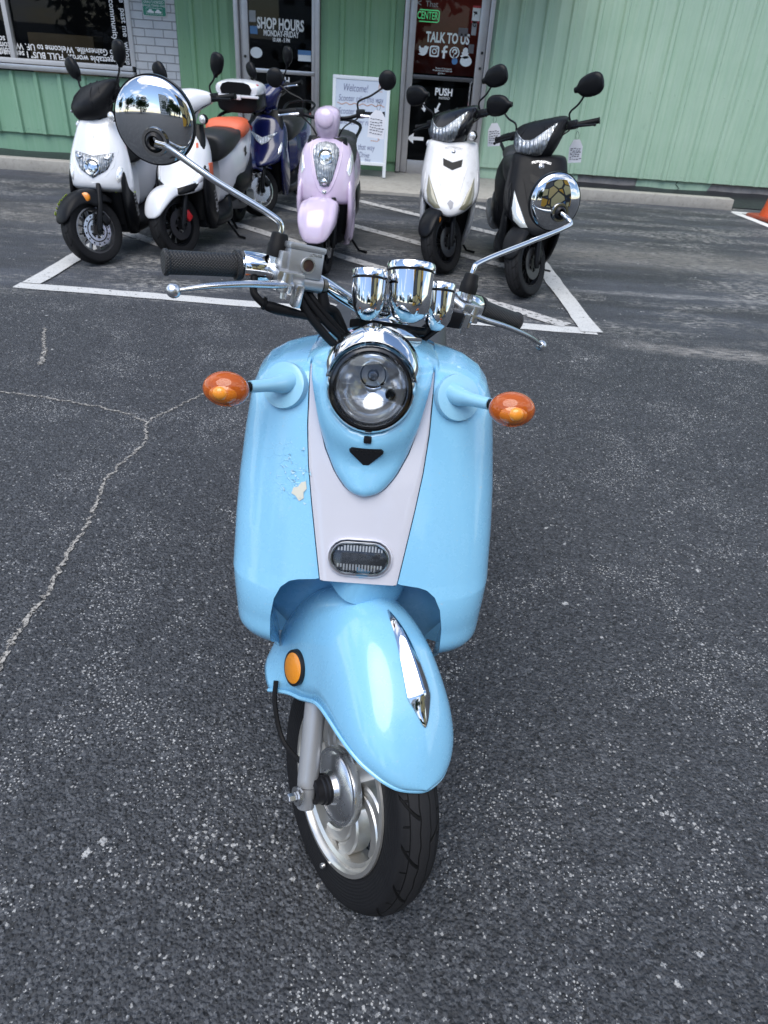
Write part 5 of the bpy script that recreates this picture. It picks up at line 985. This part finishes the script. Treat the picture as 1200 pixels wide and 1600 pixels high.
        if K.get('stalk'):
            b = MB(); c = Vector((sg * .165, .3, .79)); b.ell(c, (.028, .03, .03), n=14, m=10); si = b.build('turn_signal', SATIN, hd, X=X); b = MB(); b.ell(c + Vector((0, -.012, 0)), (.025, .024, .027), n=14, m=10); b.build('lens', CLRL, si, X=X)
    if K.get('extra'): K['extra'](t, sh, ap, X)
    return t
F_SPORT = [(158, .216, .02, .21, 2.2), (150, .22, .05, .206, 2.2), (125, .226, .07, .2, 2.3), (95, .236, .078, .19, 2.5), (65, .24, .08, .19, 2.5), (45, .24, .075, .2, 2.5)]
F_LOW = [(158, .216, .02, .212, 2.2), (152, .221, .055, .205, 2.2), (130, .229, .078, .185, 2.4), (95, .24, .086, .155, 2.8), (75, .245, .088, .13, 3), (60, .243, .084, .17, 2.6), (40, .24, .07, .2, 2.5)]
A_SPORT = [(.375, .04, -.06, .0, 2), (.39, .085, -.07, .04, 2.4), (.42, .135, -.065, .1, 2.8), (.46, .178, -.04, .15, 3), (.52, .196, .015, .19, 3.2), (.6, .194, .075, .23, 3.2), (.68, .182, .13, .265, 3.2), (.74, .172, .17, .285, 3.2), (.775, .162, .2, .3, 3), (.785, .145, .215, .3, 2.6)]
def sport(paint, strip_m, strip_bulge, vent_m, guard, marks):
    P = [('vent', [(-.065, .695), (0, .675), (.065, .695), (.06, .655), (0, .632), (-.06, .655)], vent_m, -.001, .0005),
         ('light_strip2', [(.15, .6), (.138, .57), (.075, .445), (.06, .425), (.1, .418), (.145, .45), (.158, .51)], strip_m, .001, .006),
         ('side_blade2', [(.17, .64), (.186, .6), (.186, .46), (.172, .42), (.176, .5), (.168, .58)], paint, .004, .008)]
    L = [('crease', [(.15, .75), (.1, .66), (.055, .5), (.03, .41)], .0022, paint), ('crease', [(-.15, .75), (-.1, .66), (-.055, .5), (-.03, .41)], .0022, paint)]
    if marks: P.append(('dark_mark', [(-.02, .455), (0, .475), (.024, .46), (.018, .43), (.004, .42), (-.008, .44)], mat('mark_grey', (.28, .28, .3), .5), .0, .001))
    return dict(apron=A_SPORT, apron_m=paint, patches=P, lines=L, emblem=.735, fender=F_SPORT, fender_m=SATIN if paint is CREAM else MATBLK, rim=SATIN, disc=DARKM, rear_m=paint, head='sport', head_m=BLKG if paint is CREAM else MATBLK, headlamp=True, mirror=(.295, .43, 1.09, 'drop', 84), guard_m=guard)
def words(t_, z, s, m):
    def f(t, sh, ap, X):
        q = text_mb(t_, s, Matrix(((1, 0, 0, 0), (0, 0, -1, 0), (0, 1, 0, z), (0, 0, 0, 1))), .0008); q.v = [tuple(sh.P(x, zz - .004 * (x / .04) ** 2, .0035)) for x, y, zz in q.v]; q.build('badge_lettering', m, ap, flat=True)
    return f
k = sport(CREAM, SMOKE, 0, SATIN, CREAM, True); k['stalk'] = True; k['freflect'] = (.03, -.06, .36); k['extra'] = words('MOTORSPORT', .757, .018, GREYV)
bg_scooter('white and black sporty scooter with olive side strips, parked before the right door', (.285, 5.02, 0), -36, k)
k = sport(MATBLK, mat('pale_strip_lens', (.6, .62, .6), .12, .3), 0, SATIN, MATBLK, False); k['extra'] = words('MOTORSPORT', .757, .018, ALLOY)
bg_scooter('matt black sporty scooter, rightmost of the parked row', (.80, 4.60, 0), -37, k)
# white one with shield-shaped lamp
A_W = [(.385, .185, .22, .26, 2.4), (.40, .19, .17, .25, 2.4), (.425, .196, .1, .24, 2.3), (.45, .198, .075, .235, 2.2), (.50, .196, .08, .235, 2.2), (.6, .18, .125, .25, 2.3), (.7, .15, .175, .28, 2.4), (.77, .125, .215, .3, 2.4), (.805, .1, .245, .31, 2.3), (.815, .07, .265, .31, 2.2)]
def x_w(t, sh, ap, X):
    q = text_mb('S', .022, Matrix(((1, 0, 0, 0), (0, 0, -1, 0), (0, 1, 0, .712), (0, 0, 0, 1))), .001); q.v = [tuple(sh.P(x, z, .004)) for x, y, z in q.v]; q.build('badge_lettering', GREYMETAL, ap, flat=True)
bg_scooter('white scooter with shield shaped headlight and black handlebar cover, leftmost of the row', (-1.945, 4.66, 0), -34, dict(apron=A_W, apron_m=WPAINT, fender=F_LOW, fender_m=MATBLK, fender_txt=1, fdecal=True, hz=.03, freflect=(.075, -.02, .395), rim=mat('dark_alloy', (.16, .16, .17), .35, .8), marks=True, rear_m=WPAINT, head='sport', head_m=MATBLK, mirror=(.235, .43, 1.1, 'drop', 20), lever_m=ALLOY, stalk=True, guard_text='TITAN',
    lamp=[(-.125, .635), (0, .612), (.125, .635), (.115, .59), (.085, .54), (0, .493), (-.085, .54), (-.115, .59)], lampc=.555, patches=[('turn_signal2', [(.152, .56), (.166, .548), (.168, .515), (.156, .48), (.14, .47), (.133, .495), (.138, .535)], CLRL, .002, .008), ('lamp_corner2', [(.06, .608), (.112, .622), (.1, .592)], ALLOY, .013, .004)],
    lines=[('crease', [(-.09, .79), (0, .735), (.09, .79)], .002, GREYMETAL), ('crease', [(-.14, .64), (-.12, .56), (-.08, .51), (0, .465), (.08, .51), (.12, .56), (.14, .64)], .0025, WPAINT), ('lime_edge', [(.1, .41), (.196, .4)], .003, LIME)], extra=x_w), rz=.0)
# white one with orange seat and luggage box
A_O = [(.385, .06, -.03, .1, 2), (.395, .11, -.035, .14, 2.1), (.42, .15, -.02, .19, 2.2), (.47, .174, .03, .22, 2.2), (.54, .18, .1, .24, 2.3), (.64, .165, .15, .27, 2.4), (.71, .13, .19, .29, 2.4), (.745, .09, .23, .3, 2.3)]
def x_o(t, sh, ap, X):
    b = MB(); b.ring([(1.36, 0, .86, .12, .075, 4), (1.38, 0, .86, .165, .09, 4), (1.6, 0, .86, .165, .09, 4), (1.64, 0, .86, .12, .07, 4)], k=12, n=28); bx = b.build('luggage_box', SATIN, t)
    b = MB(); b.ring([(1.345, 0, .925, .12, .03, 3), (1.37, 0, .93, .172, .05, 3), (1.5, 0, .935, .178, .062, 3), (1.62, 0, .93, .16, .05, 3), (1.65, 0, .925, .1, .03, 3)], k=14, n=28); ld = b.build('lid', WPAINT, bx)
    b = MB(); b.prism([(-.115, .9), (.115, .9), (.125, .935), (.105, .968), (.06, .98), (-.06, .98), (-.105, .968), (-.125, .935)], .012, wallX(0, 0, 1.352)); b.build('lid_panel', GREYMETAL if False else SATIN, ld)
    b = MB(); b.box((0, 1.345, .887), (.36, .03, .018), bev=.005); b.box((.02, 1.325, .88), (.05, .02, .03), bev=.005); b.build('box_rim', WPAINT, bx)
    b = MB(); b.box((.15, 1.4, .955), (.03, .03, .035), bev=.008); b.build('box_reflector', RED, bx)
    q = text_mb('IM', .06, Matrix.Translation((.168, 1.0, .555)) @ Matrix(((0, 0, 1), (.3, .95, 0), (-.95, .3, 0))).to_4x4(), .0015, bold=.003); q.build('decal', BLACK, t, flat=True)
    b = MB(); b.box((.172, .23, .5), (.02, .06, .13), bev=.006); b.build('side_reflector', ORSEAT, t)
bg_scooter('white scooter with black and orange seat and white luggage box', (-1.52, 4.98, 0), -22, dict(apron=A_O, apron_m=WPAINT, fender=[(160, .214, .03, .205, 2.2), (152, .22, .066, .195, 2.3), (128, .236, .09, .18, 2.5), (98, .248, .096, .18, 2.6), (72, .248, .09, .19, 2.5), (58, .236, .07, .2, 2.3), (52, .226, .03, .215, 2.2)], fender_m=WPAINT, rim=SATIN, disc=DARKM, caliper=RED, rear_m=WPAINT, head='wide', head_m=WPAINT, mirror=(.245, .43, 1.08, 'drop', 24), seat2=ORSEAT, stalk=True, guard_text='TITAN',
    patches=[('chin', [(-.172, .475), (-.1, .435), (0, .418), (.1, .435), (.172, .475), (.14, .405), (.06, .388), (-.06, .388), (-.14, .405)], SATIN, .002, .004), ('turn_signal2', [(.176, .56), (.15, .535), (.11, .47), (.13, .45), (.168, .48), (.179, .53)], CLRL, .003, .006), ('orange_mark', [(.1, .68), (.112, .682), (.118, .655), (.106, .653)], ORSEAT, .001, .001)], extra=x_o, seat_k=1), rz=-.11)
# navy one behind
bg_scooter('dark blue scooter parked farthest back by the left door', (-1.24, 6.46, 0), -38, dict(apron=A_O, apron_m=NAVY, fender=F_LOW, fender_m=NAVY, rim=ALLOY, rear_m=NAVY, head='sport', head_m=NAVY, mirror=(.25, .43, 1.1, 'drop', 22), lever_m=ALLOY, guard_m=NAVY,
    patches=[('headlight', [(-.09, .6), (0, .57), (.09, .6), (.12, .63), (.05, .56), (0, .535), (-.05, .56), (-.12, .63)], LAMPIN, .003, .008), ('turn_signal2', [(.15, .56), (.165, .54), (.16, .49), (.14, .47), (.135, .51)], CLRL, .003, .008)]), rz=-.12)
# lilac retro one
A_P = [(.385, .186, .2, .26, 2.6), (.4, .187, .17, .26, 2.6), (.42, .188, .115, .255, 2.5), (.46, .189, .1, .25, 2.4), (.54, .187, .11, .25, 2.4), (.62, .178, .14, .265, 2.4), (.69, .162, .175, .28, 2.5), (.74, .14, .205, .3, 2.4), (.77, .105, .235, .31, 2.3), (.782, .07, .255, .31, 2.2)]
tear = [(.0, .768), (.055, .758), (.084, .73), (.083, .69), (.066, .62), (.046, .55), (.028, .518), (0, .508), (-.028, .518), (-.046, .55), (-.066, .62), (-.083, .69), (-.084, .73), (-.055, .758)]
def x_p(t, sh, ap, X):
    b = MB(); c = sh.P(0, .548, .016); b.lathe([(0, .008), (.012, .006), (.019, .0), (.022, -.006)], c, (0, -1, .3), 18); b.build('running_light', CHROME, ap)
    for sg in (-1, 1):                                               # lower wings of the leg shield
        b = MB(); b.ring([(.165, sg * .158, .27, .008, .02, 2.5), (.2, sg * .162, .27, .022, .05, 3), (.3, sg * .166, .26, .026, .07, 3), (.4, sg * .168, .24, .022, .1, 3), (.44, sg * .17, .23, .018, .1, 3)], axis='z', k=12, n=18); b.build('shield_wing', PINK, ap)
    b = MB(); b.tube([sh.P(x, z, .001) for x, z in ((-.095, .76), (-.1, .7), (-.08, .6), (-.055, .53), (-.03, .49), (0, .478), (.03, .49), (.055, .53), (.08, .6), (.1, .7), (.095, .76))], .0035, 6, 40); b.build('crease', PINK, ap)
bg_scooter('lilac pink retro scooter with teardrop headlight, parked before the whiteboard', (-.525, 4.78, 0), -6, dict(apron=A_P, apron_m=PINK, plateau=True, fender=[(170, .218, .03, .212, 2.2), (165, .224, .07, .205, 2.4), (150, .234, .1, .185, 3), (130, .246, .12, .17, 4), (108, .256, .123, .17, 5), (90, .258, .118, .18, 5), (70, .25, .11, .18, 4), (55, .24, .1, .2, 2.6)], fender_m=PINK, rim=SATIN, rear_m=PINK, head='pod', head_m=PINK, mirror=(.36, .43, 1.09, 'round', 0), lever_m=ALLOY, emblem=.486, lamp=tear, lampc=.68, guard_m=PINK,
    patches=[('turn_signal2', [(.155, .71), (.165, .69), (.172, .64), (.165, .6), (.152, .575), (.135, .605), (.145, .66)], CLRL, .002, .006)], extra=x_p))
# paper price tags hanging from the bars
INK2 = mat('tag_ink', (.08, .08, .1), .7)
def tag_card(label, loc, w_, h_, rz, tilt=.06):
    t = thing('price_tag', label, 'tag', loc, rz, 'paper price tags on the parked scooters'); X = Matrix.Rotation(tilt, 4, 'Y')
    b = MB(); b.prism([(-w_/2, -h_), (w_/2, -h_), (w_/2, -.04), (.02, 0), (-.02, 0), (-w_/2, -.04)], .0015, wallX(0, 0, 0)); b.build('card', PAPER, t, X=X)
    b = MB(); rng = random.Random(int(loc[0] * 100))
    for i in range(6):
        z = -.05 - i * (h_ - .06) / 6; x = -w_ * .4
        while x < w_ * .33: l = rng.uniform(.006, .016); b.box((x + l / 2, -.0028, z + rng.uniform(-.003, .003)), (l, .0006, .0045)); x += l + .005
    b.build('handwriting', INK2, t, X=X, flat=True)
    b = MB(); b.tube([(0, 0, -.008), (.012, 0, .02), (0, .005, .045), (-.01, 0, .02), (0, 0, -.008)], .0012, 5, 16); b.build('tie', BLACK, t, X=X)
tag_card('large white tag with handwriting, hanging on the lilac scooter handlebar', (-.215, 5.08, .945), .105, .155, 0)
tag_card('white tag hanging below the grip of the matt black scooter', (1.03, 5.0, .87), .085, .13, .15, -.08)
tag_card('white tag half hidden behind the brake of the white and black scooter', (.56, 5.5, .89), .085, .14, .1, -.1)
